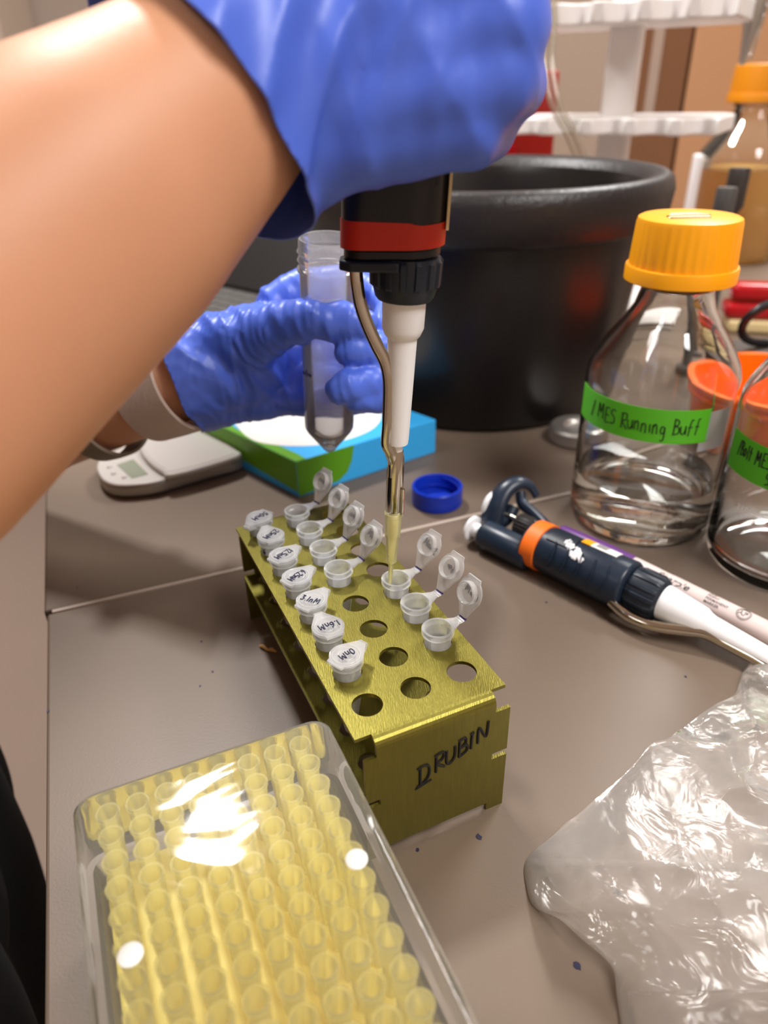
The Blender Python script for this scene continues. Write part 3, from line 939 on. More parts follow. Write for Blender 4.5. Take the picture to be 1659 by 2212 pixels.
MB().prism([(cx_+(x-cx_)*.96, cy_+(y-cy_)*.96) for x, y in bp], 0, 1.6).build('foot_rim', 'black', t)
MB().prism(bp, 9, 11.2).build('case_top', 'silver', t, bevel=1)
tr_ = [(374, 1024), (512, 985), (509, 968), (490, 940), (430, 915), (330, 938), (302, 957), (306, 978), (325, 1000), (350, 1017)]
tp_ = smooth_loop(poly_at(tr_, 15.5), 4)
MB().prism(tp_, 11.6, 15.5).build('weighing_tray', 'silver', t, bevel=1.2)
ci = [(x, y) for x, y in tp_]
cx_ = sum(p[0] for p in ci)/len(ci); cy_ = sum(p[1] for p in ci)/len(ci)
MB().prism([(cx_+(x-cx_)*.90, cy_+(y-cy_)*.90) for x, y in ci], 15.4, 15.9).build('tray_plate', 'silver', t)
MB().prism(poly_at([(253, 1004), (288, 992), (320, 1024), (285, 1033)], 11.4), 11.2, 11.6).build('display', 'lcd', t)
for a, b in ((237, 1009), (246, 1023), (269, 1031)):
    MB().lathe([(.1, 1.0), (1.6, .9), (2.2, 0)], 16, G(a, b, 11.3)).build('button', 'silver', t)
# tissue box
zb = 28
A_ = G(639, 998, zb); Bq = G(942, 906, zb)
ex = (Bq-A_).normalized(); ey0 = V((-ex.y, ex.x, 0)); Lx = (Bq-A_).length
ey = ey0-ex*.19      # the carton is pushed a little out of square
o0 = V((A_.x, A_.y, 0))
def K(p):
    q = p-A_
    return (q.dot(ex)+.19*q.dot(ey0), q.dot(ey0))
t = thing('tissue_box', o0+ex*Lx/2+ey*60, 'low blue and green wipes carton with a white oval, behind the tube rack', 'box')
MB().box((0, 0, 0), (Lx, 150, zb), o=o0, ex=ex, ey=ey).build('carton', 'box_blue', t, bevel=.8)
ell = [K(G(a, b, zb)) for a, b in ((512, 921), (530, 941), (560, 956), (620, 964), (690, 962), (750, 950), (800, 930), (822, 908), (826, 885))]
ell = [(p[0], p[1]) for p in catmull([V((a, b, 0)) for a, b in ell], 4)]
mx_ = max(p[1] for p in ell)+60
ell2 = ell+[(ell[-1][0]-8, ell[-1][1]+50), ((ell[0][0]+ell[-1][0])/2, ell[0][1]+70), (ell[0][0]+8, ell[0][1]+40)]
MB().prism(ell2, zb+.05, zb+.35, o=o0, ex=ex, ey=ey).build('white_oval', 'box_white', t)
gl_ = [(.3, .3), (8, .3), (9, 10), (9, 26), (7, 40), (5, 52), (4.5, 66), (7, 84), (12, 140), (.3, 140)]
MB().prism(gl_, zb-.3, zb+.2, o=o0, ex=ex, ey=ey).build('green_band', 'box_green', t)
fr_ = (G(765, 960, zb)-A_).dot(ex)
MB().prism([(.3, 1), (fr_*.70, 3), (fr_*.86, 8), (fr_*.95, 16), (fr_, 27.8), (.3, 27.8)], -.15, .1, o=o0, ex=ex, ey=(0, 0, 1), ez=ey).build('green_band', 'box_green', t)
MB().prism([(.3, 4), (130, 12), (130, 27.8), (.3, 27.8)], -.15, .1, o=o0, ex=ey, ey=(0, 0, 1), ez=ex).build('green_band', 'box_green', t)
# laptop behind the gloved hand
H0 = V((-218, 1028, 0)); hd = V((.762, -.647, 0)); fd = V((-.647, -.762, 0))
t = thing('laptop', H0+hd*150+fd*100, 'open black laptop with grey keys behind the left gloved hand', 'laptop')
MB().box((-4, -8, 0), (306, 215, 16), o=H0, ex=hd, ey=fd).build('keyboard_base', 'darkgrey', t, bevel=3)
kbp = t.children[0]
for r_ in range(6):
    for q in range(13):
        if q*22 > 150: break
        MB().box((8+q*22, 12+r_*20, 16), (27+q*22, 29+r_*20, 18.4), o=H0, ex=hd, ey=fd).build('key', 'grey_rubber', kbp, bevel=.8)
tl = math.radians(42)
upv = V((0, 0, 1))*math.cos(tl)-fd*math.sin(tl)
MB().box((0, 0, -3), (300, 210, 3), o=H0+V((0, 0, 17)), ex=hd, ey=upv, ez=hd.cross(upv)).build('screen', 'dark', t, bevel=2)
yc = G(512, 548, 0)
o = MB().box((-26, -16, 0), (26, 16, 1.5), o=yc).build('yellow_note', 'beige')
tag(o, 'pale yellow paper on the far worktop beside the laptop screen', 'paper')
# permanent marker
m1, m2 = G(1517, 1297, 6), G(1659, 1367, 6)
md = (m2-m1).normalized()
ms = V((-md.y, md.x, 0))
if ms.y < 0: ms = -ms
def px_s(px):     # distance along the pen where it crosses an image column
    best, bs = 1e9, 0
    for i in range(-1400, 900):
        p = m1+md*(i*.1)-CAM
        x = 829.5+F_PX*p.dot(RT)/p.dot(FW)
        if abs(x-px) < best: best, bs = abs(x-px), i*.1
    return bs
sc0 = px_s(1366)
t = thing('marker_pen', m1+V((0, 0, -6)), 'pinkish white permanent marker with purple cap, lying behind the orange banded pipette', 'marker')
o = m1
MB().lathe([(.1, sc0-52), (3.4, sc0-52), (4.2, sc0-50), (5.9, sc0-16), (6.0, sc0), (.1, sc0)], 28, o, md).build('pen_cap', 'purple', t)
MB().lathe([(.1, sc0+.1), (5.6, sc0+.1), (5.7, sc0+2), (5.7, sc0+84), (4.8, sc0+86), (.1, sc0+86)], 36, o, md).build('barrel', 'pen_white', t)
brl = t.children[-1] if t.children[-1].name.startswith('barrel') else [c for c in t.children if c.name.startswith('barrel')][0]
def onb(x, y, R=5.76, a0=62):
    a = math.radians(a0)+y/R
    return m1+md*(sc0+x)+(ms*math.cos(a)+V((0, 0, 1))*math.sin(a))*R
# letters: x along the barrel, y up towards the far side
def onb2(x0, y0, a0=100):
    def f(x, y):
        a = math.radians(a0)-(y+y0)/5.76
        return m1+md*(sc0+x+x0)+(ms*math.cos(a)+V((0, 0, 1))*math.sin(a))*5.78
    return f
text_mesh('Sanford', 2.6, onb2(16, 3.0), 'lettering', 'black_ink', brl)
text_mesh('Sharpie', 7, lambda x, y: onb2(17, -3.5)(x*.92+y*.25, y*.8), 'lettering', 'black_ink', brl)
text_mesh('FINE\nPOINT\nPERMANENT\nMARKER', 2.2, onb2(46, 1.8), 'lettering', 'black_ink', brl)
text_mesh('AP', 4.0, onb2(63.6, -2.1), 'lettering', 'black_ink', brl)
mb = MB()
f = onb2(66.5, -.8)
mb.tube([f(3.6*math.cos(i*PI/18), 3.6*math.sin(i*PI/18)) for i in range(37)], .16, 5, cap=False)
mb.tube([f(2.9*math.cos(i*PI/18), 2.9*math.sin(i*PI/18)) for i in range(37)], .12, 5, cap=False)
mb.build('seal_ring', 'black_ink', brl)
# ------------------------------------------------------------------ pipette lying on the worktop
q1, q2 = G(1050, 1125, 14), G(1480, 1325, 14)
qa = (q2-q1).normalized(); qb = V((-qa.y, qa.x, 0))
if qb.y < 0: qb = -qb
qa = (qa+V((0, 0, -.02))).normalized()
def Q(s_, b_, z_): return V((q1.x, q1.y, 0))+V((qa.x, qa.y, 0)).normalized()*s_+qb*b_+V((0, 0, z_))
t = thing('pipette', Q(60, 0, 0), 'dark blue pipette with orange tape band lying on the worktop', 'pipette')
def oval(s0, s1, rb, rz, zc, bc_, nm, m, k0=1, k1=1, n=40, label=None, ends=2.0, bev=0):
    mb = MB()
    rings = []
    L_ = s1-s0
    prof = [(s0, .86*k0), (s0+ends*.3, .95*k0), (s0+ends, k0), (s1-ends, k1), (s1-ends*.3, .95*k1), (s1, .86*k1)]
    for s_, k in prof:
        rings.append([Q(s_, bc_+rb*k*math.cos(2*PI*i/n), zc+rz*k*math.sin(2*PI*i/n)) for i in range(n)])
    loft(mb, rings)
    mb.f.append(tuple(range(n))); mb.m.append(0)
    mb.f.append(tuple(5*n+i for i in range(n))); mb.m.append(0)
    return mb.build(nm, m, t, label=label, smooth=40)
oval(34, 100, 15.2, 14.2, 14.4, 0, 'body', 'navy', .93, 1.0)
oval(36, 46, 15.0, 14.0, 14.4, 0, 'tape_band', 'orange', 1, 1.01, label='orange tape band', ends=.5)
oval(4, 40, 9.2, 9.2, 9.4, -7, 'ejector_housing', 'navy')
oval(-6, -3.5, 8.2, 8.2, 9.4, -7, 'ejector_button', 'white', label='white ejector button', ends=.6)
oval(-4, 6, 4.6, 4.6, 9.4, -7, 'button_stem', 'white')
oval(-6, -2, 9.6, 9.6, 19, 11, 'plunger_button', 'white', label='white round plunger button', ends=1)
oval(-3, 20, 1.6, 1.6, 18, 9.5, 'plunger_rod', 'metal')
oval(18, 34, 6.8, 6.8, 16, 8.5, 'volume_knob', 'black', label='black knurled volume knob', ends=.8)
mb = MB()
for i in range(22):
    a = 2*PI*i/22
    mb.tube([Q(19, 8.5+6.9*math.cos(a), 16+6.9*math.sin(a)), Q(29, 8.5+6.9*math.cos(a), 16+6.9*math.sin(a))], .45, 5)
mb.build('knurls', 'darkgrey', t)
# finger hook and back spine
hk = catmull([Q(2, 3, 12), Q(1, 8, 22), Q(1, 16, 30), Q(4, 25, 33), Q(9, 31, 30), Q(14, 32, 24)], 8)
MB().tube(hk, [5.5-3.2*i/(len(hk)-1) for i in range(len(hk))], 14, sx=1.5, side=qa).build('finger_hook', 'navy', t, smooth=60)
hk = catmull([Q(7, 24, 27), Q(12, 20, 23), Q(22, 18, 21), Q(34, 14, 19), Q(46, 9, 17)], 8)
MB().tube(hk, [3.0, *([4.2]*(len(hk)-2)), 4.5], 14, sx=.8).build('spine', 'navy', t, smooth=60)
MB().tube(catmull([Q(2, 2, 10), Q(8, 10, 14), Q(8, 17, 20)], 6), 4, 12).build('hook_root', 'navy', t)
# grip grooves, stickers
for k in range(5):
    s_ = 56+k*8.5
    MB().tube([Q(s_+6*math.sin(PI*j/8)*.3, 15.3*math.cos(math.radians(118+j*8)), 14.4+14.35*math.sin(math.radians(118+j*8))) for j in range(9)], .5, 6).build('grip_ridge', 'navy', t)
def onq(R1_, a0, s0_):
    def f(x, y):
        a = math.radians(a0)-y/14.8
        return Q(s0_+x, (15.2+R1_)*math.cos(a), 14.4+(14.2+R1_)*math.sin(a))
    return f
def patch(nm, m, s0_, s1_, a0, a1, label=None, h=.25, n=8, skew=0):
    mb = MB()
    vs = []
    for i in range(n+1):
        a = math.radians(a0+(a1-a0)*i/n)
        for s_ in (s0_+skew*i/n, s1_+skew*i/n):
            for r_ in (-.4, h):
                vs.append(Q(s_, (15.2+r_)*math.cos(a), 14.4+(14.2+r_)*math.sin(a)))
    fs = []
    for i in range(n):
        b = i*4
        fs += [(b, b+4, b+5, b+1), (b+2, b+3, b+7, b+6), (b+1, b+5, b+7, b+3), (b, b+2, b+6, b+4)]
    fs += [(0, 1, 3, 2), (n*4, n*4+2, n*4+3, n*4+1)]
    return mb.add(vs, fs).build(nm, m, t, label=label)
patch('logo_plate', 'navy_dark', 49, 66, 76, 120)
patch('sticker', 'box_white', 67, 89, 60, 90, label='white sticker with an orange-yellow end')
patch('sticker', 'yellowcap', 67, 73, 60, 90, h=.3)
for i in range(3):
    text_mesh('llllllllllllll'[:11], 1.9, (lambda dy: (lambda x, y: onq(.4, 84-dy, 75)(x*1.5, y)))(i*7), 'print_line', 'grey_rubber', t)
text_mesh('PIPET', 3.2, lambda x, y: onq(.45, 72, 50.5)(x, y), 'embossed_mark', 'navy', t) if False else None
rnd = random.Random(2)
mb = MB()
for i in range(110):
    x, y = 15*rnd.random(), 12*rnd.random()
    if abs(y-(10-x*.7)) > 3.2 and not (x < 4 and y > 6): continue
    p = onq(.12, 122, 60+x)(0, y-4)
    mb.lathe([(.05, .25), (rnd.uniform(.5, 1.3), .1), (.9, 0)], 6, p, (p-Q(62+x, 0, 14.4)))
mb.build('worn_print', 'white', t, label='worn white lettering residue')
def qrib(a, z): return .035*(1 if math.sin(a*14) > .2 else -1) if 3.9 < z < 15.1 else 0
MB().lathe([(.1, 0), (9.5, 0), (11.8, 1.5), (12.2, 4), (12.2, 15), (11.2, 17.5), (9.6, 19), (.1, 19)], 168, Q(99, 2, 14), qa, rib=qrib).build('collar', 'navy_dark', t, smooth=30)
MB().lathe([(.1, 0), (9.4, 0), (9.4, 2), (7.8, 22), (6.6, 24.5), (6.0, 27), (3.9, 72), (2.9, 98), (2.0, 130), (.1, 130)], 40, Q(117, 2, 13.6), qa+V((0, 0, -.05))).build('shaft', 'white', t, smooth=40)
ej = catmull([Q(97, -13, 10), G(1345, 1322, 9), G(1375, 1340, 8), G(1420, 1354, 8), G(1480, 1362, 9), G(1522, 1368, 10), G(1560, 1386, 9), G(1610, 1412, 8), G(1659, 1440, 7), G(1760, 1495, 5)], 8)
MB().tube(ej, 2.9, 14, sx=1.0).build('ejector_arm', 'metal', t, smooth=60, label='bent shiny metal ejector arm')
# ------------------------------------------------------------------ pipette held upright over the rack
c5 = R3(38.5, SL*3, 0)
AX = V((.0576, 0, 1))
A0 = V((c5.x-.7-99.6*.0576, c5.y, 0))
def A(z, dx=0, dy=0): return A0+AX*z+V((dx, dy, 0))
t = thing('pipette', A(131), 'pipette held upright by the raised glove, red tape band and white shaft', 'pipette')
def vl(prof, nm, m, n=48, rib=None, **k):
    return MB().lathe(prof, n, A0, (0, 0, 1) if False else AX, rib=rib).build(nm, m, t, **k)
sA = AX.length
def zz(*p): return [(r, z*sA) for r, z in p]
vl(zz((.1, 88), (1.5, 88), (1.9, 104), (2.3, 131), (4.2, 131.2), (4.4, 133), (5.3, 172), (6.5, 173.5), (7.5, 176), (7.7, 187), (.1, 187)), 'shaft', 'white', smooth=30)
def vrib(a, z): return .03*(1 if math.sin(a*15) > .3 else -1) if 191 < z < 200.2 else 0
vl(zz((.1, 186), (9.4, 186), (10.2, 187), (11.2, 190.4), (12.0, 191.3), (12.3, 199.3), (11.6, 200.6), (.1, 200.6)), 'collar', 'navy_dark', n=180, rib=vrib, smooth=28)
def stad(k=0):
    pts = []
    c1, r1, c2, r2 = (0, 0), 12.3+k, (-13.6, -2.0), 8.4+k
    for i in range(-11, 12):
        a = math.radians(i*90/11)
        pts.append((c1[0]+r1*math.cos(a), c1[1]+r1*math.sin(a)))
    for i in range(-11, 12):
        a = math.radians(180+i*86/11)
        pts.append((c2[0]+r2*math.cos(a), c2[1]+r2*math.sin(a)))
    return pts
def vprism(k, z0, z1, nm, m, bev=.6, taper=None, **kw):
    return MB().prism(stad(k), z0, z1, o=A0, ez=AX).build(nm, m, t, bevel=bev, **kw)
vprism(-.9, 200.8, 204, 'lower_body', 'black')
vprism(0, 203.5, 300, 'body', 'black', bev=1.2)
# red tape with a step in its upper edge
mb = MB()
pt = stad(.35)
nn = len(pt)
vs = []
for i, (x, y) in enumerate(pt):
    zt = 213.0 if x < -2 else (211.6 if x > 3 else 213.0-1.4*(x+2)/5)
    zb_ = 204.2
    vs += [A(zb_, x, y), A(zt, x, y)]
pt2 = stad(-.2)
for i, (x, y) in enumerate(pt2):
    vs += [A(204.2, x, y), A(212.6 if x < -2 else 211.4, x, y)]
fs = []
for i in range(nn):
    j = (i+1) % nn
    fs += [(2*i, 2*j, 2*j+1, 2*i+1), (2*nn+2*i, 2*nn+2*i+1, 2*nn+2*j+1, 2*nn+2*j), (2*i+1, 2*j+1, 2*nn+2*j+1, 2*nn+2*i+1), (2*i, 2*nn+2*i, 2*nn+2*j, 2*j)]
mb.add(vs, fs).build('tape_band', 'red', t, label='red tape band around the body')
MB().prism([(-22.5, -6), (-19, -9.5), (-13, -10.5), (-3, -13), (-2, -10), (-2, 3), (-12, 7), (-20, 5), (-22.5, 1)], 197.2, 200.6, o=A0, ez=AX).build('ejector_lever', 'navy_dark', t, bevel=.7)
MB().lathe([(.1, 199), (4.2, 199), (4.2, 206), (.1, 206)], 20, A0+V((-16.5, -2.5, 0)), AX).build('ejector_stem', 'black', t)
MB().box((12.1, -6, 209), (13.0, 6, 262), o=A0, ez=AX).build('side_label', 'paper', t)
for j, tx in enumerate(('ULTRA HIGH', 'PERFORMANCE')):
    text_mesh(tx, 2.2, (lambda jj: (lambda x, y: V((0, 0, 0))+A(238-x, 12.42*math.cos(math.radians(-68+jj*17)+y/12.4), 12.42*math.sin(math.radians(-68+jj*17)+y/12.4))))(j), 'embossed_text', 'navy_dark', t)
vl(zz((.1, 300), (5.5, 300), (5.5, 312), (3, 313), (3, 322), (8.5, 322.5), (8.5, 327), (.1, 328)), 'plunger', 'white')
# metal ejector arm: bent strip, then a half sleeve around the nozzle
pth = [D(768, 556, 246), D(770, 600, 248.5), D(777, 650, 252.5), D(792, 697, 256), D(812, 742, 259.5), D(832, 782, 263), D(840, 820, 266), D(840, 870, 270.5), D(838, 920, 275), D(836, 958, 279), D(845, 980, 281.5), D(851, 1002, 284.5), D(851, 1030, 287)]
MB().tube(catmull(pth, 8), [1.5]*97, 16, sx=1.55, side=(1, .15, 0)).build('ejector_arm', 'metal', t, smooth=60, label='bent polished metal ejector arm')
mb = MB()
vs = []
NN = 20
for q, (z, r_) in enumerate(((128, 2.7), (124.5, 3.2), (118, 3.45), (102, 3.45), (101.2, 3.3))):
    for i in range(NN+1):
        a = math.radians(150+210*i/NN)
        for rr2 in (r_, r_-.5):
            vs.append(A(z, rr2*math.cos(a)-.1, rr2*math.sin(a)))
fs = []
W_ = 2*(NN+1)
for q in range(4):
    for i in range(NN):
        b = q*W_+2*i
        fs += [(b, b+2, b+W_+2, b+W_), (b+1, b+W_+1, b+W_+3, b+3)]
for q in range(4):
    b = q*W_
    fs += [(b, b+W_, b+W_+1, b+1), (b+W_-2, b+W_-1, b+2*W_-1, b+2*W_-2)]
for i in range(NN):
    for b in (2*i, 4*W_+2*i):
        fs.append((b, b+1, b+3, b+2))
mb.add(vs, fs).build('nozzle_sleeve', 'metal', t, smooth=60)
MB().tube([A(112, 3.0, -2.2), A(100.5, 3.2, -2.0)], .9, 8).build('sleeve_clip', 'metal', t)
tt = tip_mesh(A(100.6)) if False else MB().lathe([(.35, -46), (1.15, -25), (2.3, -24), (2.75, -11.5), (3.2, -11.2), (3.45, -1.8), (3.8, -1.4), (3.85, -.2), (3.6, 0), (3.0, 0), (2.85, -1), (2.3, -11), (1.9, -23), (.8, -26), (.15, -46)], 28, A(100.2), AX)
o = tt.build('pipette_tip', 'tip_held')
o['_x'] = 0
tag(o, 'yellow tip on the held pipette, dipping into an open microtube', 'pipette tip')
# ------------------------------------------------------------------ conical tube held in the left glove
tT, tB = D(706, 514, 356), D(712, 972, 426)
ta = (tT-tB)
TLn = ta.length
t = thing('conical_tube', tB, 'open clear conical tube with a little liquid, held in the left blue glove', 'tube')
R_ = 14.0
z1_ = TLn
outp = [(.1, 0), (2.6, .1), (3.6, 1.2), (12.8, 14), (R_-.1, 16.5), (R_, 20), (R_, z1_-16), (R_+1.1, z1_-15.5), (R_+1.1, z1_-14.5), (R_, z1_-13.8), (R_, z1_-11.5), (R_+.9, z1_-10.5), (R_+.2, z1_-9), (R_, z1_-7.5), (R_+.9, z1_-6.3), (R_+.1, z1_-4.8), (R_, z1_-.6), (R_-.3, z1_), (R_-1, z1_-.1)]
inn = [(R_-1.1, z1_-2), (R_-1.1, 20), (12, 15.5), (3, 2.6), (.1, 1.5)]
MB().lathe(outp+inn, 56, tB, ta).build('tube_wall', 'tubewall', t, smooth=50)
MB().lathe([(.1, 1.7), (2.9, 2.8), (11.8, 15.6), (R_-1.2, 20), (R_-1.2, 27.5), (R_-2, 27), (.1, 26.6)], 48, tB, ta).build('liquid', 'tubeliquid', t, smooth=50)
tx_, ty_, tz_ = frame(ta)
def onT(ang, x, z, R__=14.15):
    a = ang+x/R__
    return tB+tz_*z+(V((1, 0, 0))*math.cos(a)+V((0, 1, 0))*math.sin(a))*R__
mb = MB()
vs = []
for i in range(13):
    a = math.radians(-130+70*i/12)
    for z in (z1_-37, z1_-27):
        for r_ in (14.05, 14.2):
            vs.append(onT(a, 0, z, r_))
fs = []
for i in range(12):
    b = i*4
    fs += [(b+1, b+5, b+7, b+3), (b, b+2, b+6, b+4), (b, b+4, b+5, b+1), (b+2, b+3, b+7, b+6)]
fs += [(0, 1, 3, 2), (48, 50, 51, 49)]
mb.add(vs, fs).build('write_on_patch', 'pplid', t)
mb, _ = scribble('~^~', 4, lambda x, y: onT(math.radians(-160), x*.8, 50+y), .22, seed=8)
mb.build('pen_marks', 'purple_ink', t)
# ------------------------------------------------------------------ people: one person, two arms, blue gloves
def remeshed(mb, voxel, smooth=10):
    # union of overlapping round limbs as ONE continuous surface (points back in millimetres)
    me = bpy.data.meshes.new('r')
    me.from_pydata([tuple(p*S) for p in mb.v], [], mb.f)
    o = bpy.data.objects.new('r', me)
    col.objects.link(o)
    m = o.modifiers.new('r', 'REMESH')
    m.mode = 'VOXEL'
    m.voxel_size = voxel*S
    m = o.modifiers.new('s', 'SMOOTH')
    m.factor = .6
    m.iterations = smooth
    dg = bpy.context.evaluated_depsgraph_get()
    out = bpy.data.meshes.new_from_object(o.evaluated_get(dg))
    bpy.data.objects.remove(o)
    return out
def finish(me, name, m, parent, org=(0, 0, 0), solid=0):
    me.materials.clear()
    me.materials.append(MT[m])
    for v in me.vertices:
        v.co -= V(org)*S
    for p in me.polygons:
        p.use_smooth = True
    me.name = name
    o = bpy.data.objects.new(name, me)
    col.objects.link(o)
    o.parent = parent
    if solid:
        b = o.modifiers.new('solid', 'SOLIDIFY')
        b.thickness = solid*S
        b.offset = -1
    return o
PO = P2(-186, 290, -900)
person = thing('person', PO, 'person in black at the bench, holding a pipette and a tube in blue gloves', 'person')
# right arm
wr, fa = D(578, 125, 200), D(200, 440, 184)
dR = (fa-wr).normalized()
elR = fa+dR*135
shR = P2(-196, 120, 400)
hR = [D(700, 120, 196), D(930, 140, 192)]
# left arm
wl = D(335, 832, 412)
elL = wl+(D(120, 903, 446)-wl).normalized()*250
shL = P2(-196, 455, 400)
body = MB()
body.chain([shR, elR, elR+(fa-elR)*.45, fa, fa.lerp(wr, .55), wr, D(640, 110, 198)], [48, 42, 44, 37.5, 30.5, 24.5, 21], 28)
body.chain([D(640, 110, 198)]+hR, [22, 13, 10], 20)
body.chain([shL, elL, elL.lerp(wl, .35), elL.lerp(wl, .75), wl, D(440, 800, 416), D(560, 790, 424)], [46, 40, 36, 29.5, 26.5, 23, 14], 28)
for dd in (215, 290, 365):
    body.chain([P2(-190, dd, -150), P2(-188, dd, 100), P2(-196, dd, 380)], [62, 60, 62], 24)
body.chain([P2(-196, 120, 400), P2(-196, 455, 400)], [50, 50], 24)
body.chain([P2(-196, 288, 400), P2(-190, 288, 520)], [56, 52], 24)
for dd in (245, 335):
    body.chain([P2(-190, dd, -150), P2(-190, dd, -480), P2(-195, dd, -820)], [68, 50, 36], 24)
bm_ = remeshed(body, 4.0, 12)
finish(bm_, 'body', 'skin', person, PO)
sh = MB()
for dd in (212, 290, 368):
    sh.chain([P2(-188, dd, -120), P2(-186, dd, 100), P2(-196, dd, 385)], [80, 74, 72], 24)
sh.chain([P2(-196, 120, 402), P2(-196, 455, 402)], [60, 60], 24)
sh.chain([shR, shR.lerp(elR, .55)], [60, 55], 24)
sh.chain([shL, shL.lerp(elL, .55)], [60, 55], 24)
finish(remeshed(sh, 9, 6), 'shirt', 'cloth', person, PO)
tr = MB()
for dd in (240, 344):
    tr.chain([P2(-186, dd, -60), P2(-186, dd, -160), P2(-188, dd, -480), P2(-195, dd, -845)], [80, 82, 66, 54], 24)
finish(remeshed(tr, 9, 6), 'trousers', 'cloth', person, PO)
def ridged(p, a, l1, l2, seed=0):
    q = p+V((seed*17.3, seed*5.1, 0))
    h = frame(a)
    w_ = noise.noise(q/l2*.8)*1.6
    c = V((q.dot(h[2])/l1+w_, q.dot(h[0])/l2, q.dot(h[1])/l2))
    return 1-2*abs(noise.noise(c))
def glove(mb, voxel, cutp, cutn, fields, name, smooth, cuff_r, cuff_len):
    me = remeshed(mb, voxel, smooth)
    bm = bmesh.new(); bm.from_mesh(me)
    r = bmesh.ops.bisect_plane(bm, geom=bm.verts[:]+bm.edges[:]+bm.faces[:], plane_co=V(cutp)*S, plane_no=V(cutn), clear_outer=True)
    bm.normal_update()
    ax = V(cutn).normalized()
    hx, hy, _ = frame(ax)
    for v in bm.verts:
        p = v.co/S
        d = 0
        for (a, l1, l2, amp, cen, rad, sd) in fields:
            k = 1 if cen is None else max(0, 1-((p-V(cen)).length/rad)**2)
            if k > 0:
                d += amp*k*(ridged(p, a, l1, l2, sd)-.55)
        # loose cuff: flares and ripples near the open end
        s_ = (p-V(cutp)).dot(ax)
        if s_ > -cuff_len:
            q = p-V(cutp)-ax*s_
            ang = math.atan2(q.dot(hy), q.dot(hx))
            k = (1+s_/cuff_len)**1.5
            rip = math.sin(ang*3+1)*.45+math.sin(ang*7+s_*.15)*.35+math.sin(ang*11+2)*.2
            d += k*(cuff_r+rip*1.5)
            v.co += ax*(math.sin(ang*2+.6)*1.6+math.sin(ang*5)*.8)*k*S
        v.co += v.normal*d*S
    bm.to_mesh(me); bm.free()
    return finish(me, name, 'glove', person, PO, solid=.5)
# ---- left glove: thumb across the tube, fingers curled round behind it
LW = D(352, 826, 412)
g = MB()
g.chain([D(300, 840, 410), LW, D(440, 800, 413), D(520, 790, 418)], [30, 30, 29, 27], 24)
g.chain([D(440, 780, 414), D(540, 735, 418), D(620, 690, 428)], [24, 20, 12.5], 24)
g.chain([D(440, 810, 416), D(550, 790, 424), D(640, 765, 432)], [24, 20, 12], 24)
g.chain([D(450, 840, 418), D(550, 835, 426), D(640, 820, 431)], [22, 18, 11.5], 24)
g.chain([D(450, 850, 418), D(545, 860, 424), D(630, 862, 427)], [20, 14, 10.5], 24)
g.chain([D(470, 760, 408), D(540, 735, 396), D(600, 708, 380)], [22, 17, 12], 24)
g.chain([D(600, 705, 380), D(680, 690, 366), D(745, 697, 366), D(782, 702, 368)], [12, 10.4, 10.2, 8.6], 24)   # thumb
g.chain([D(600, 655, 428), D(660, 618, 430), D(755, 612, 428), D(828, 640, 415), D(845, 680, 398), D(825, 712, 388)], [12.5, 11, 10, 9.6, 9.2, 8.2], 24)  # index
g.chain([D(640, 765, 432), D(760, 752, 430), D(838, 745, 410), D(826, 755, 382), D(760, 757, 371)], [12, 10.4, 9.8, 9.4, 8.8], 24)
g.chain([D(640, 820, 431), D(760, 825, 428), D(842, 812, 410), D(826, 825, 382), D(742, 838, 370)], [11.5, 10.4, 9.8, 9.4, 9.0], 24)
g.chain([D(630, 862, 427), D(745, 868, 424), D(820, 858, 406), D(815, 858, 382), D(768, 861, 375)], [10.5, 9, 8.4, 8.0, 7.2], 24)
tdir = (D(780, 700, 367)-D(560, 720, 390)).normalized()
adir = (D(560, 760, 420)-LW).normalized()
cutn = (LW-D(470, 790, 414)).normalized()
glove(g, 1.25, D(392, 815, 411), cutn,
      [(tdir, 5, 34, 1.2, D(590, 700, 385), 52, 1), (adir, 8, 50, 2.0, D(480, 790, 395), 62, 2), (tdir, 3.4, 24, .5, None, 0, 3), (adir+V((0, 0, .6)), 13, 60, 1.4, None, 0, 5)],
      'left_glove', 4, 3.2, 20)
# ---- right glove: fist round the pipette, thumb up
g = MB()
g.chain([D(500, 190, 205)+dR*26, wr+(wr-fa).normalized()*2, D(640, 130, 199)], [40, 33.5, 29], 24)
g.chain([D(600, 130, 199), D(800, 60, 192), D(1090, -80, 184)], [27, 19, 13], 24)
g.chain([D(600, 170, 200), D(800, 130, 195), D(1085, 55, 189)], [28, 19, 13], 24)
g.chain([D(600, 220, 201), D(800, 215, 198), D(1062, 175, 194)], [26, 18, 12.5], 24)
g.chain([D(610, 262, 202), D(780, 290, 201), D(1000, 275, 200)], [26, 15, 11.5], 24)
g.chain([D(620, 290, 203), D(700, 310, 203)], [22, 15], 24)
g.chain([D(1000, 275, 200), D(1050, 280, 224), D(960, 310, 246), D(870, 325, 250)], [11.5, 10, 9, 8.4], 24)
g.chain([D(1062, 175, 194), D(1108, 185, 222), D(1005, 205, 243), D(880, 215, 246)], [12.5, 10.4, 9.6, 9], 24)
g.chain([D(1085, 55, 189), D(1112, 60, 216), D(1015, 80, 238), D(890, 90, 240)], [13, 10.6, 9.8, 9], 24)
g.chain([D(1090, -80, 184), D(1115, -75, 210), D(1010, -60, 232), D(880, -50, 234)], [13, 10.4, 9.4, 8.6], 24)
g.chain([D(640, 60, 200), D(720, -60, 202), A(300, -24, -14), A(330, -18, -8), A(336, -2, 0)], [24, 18, 13, 11, 9.4], 24)
cutnR = dR
kn = (D(1060, 60, 190)-D(700, 120, 197)).normalized()
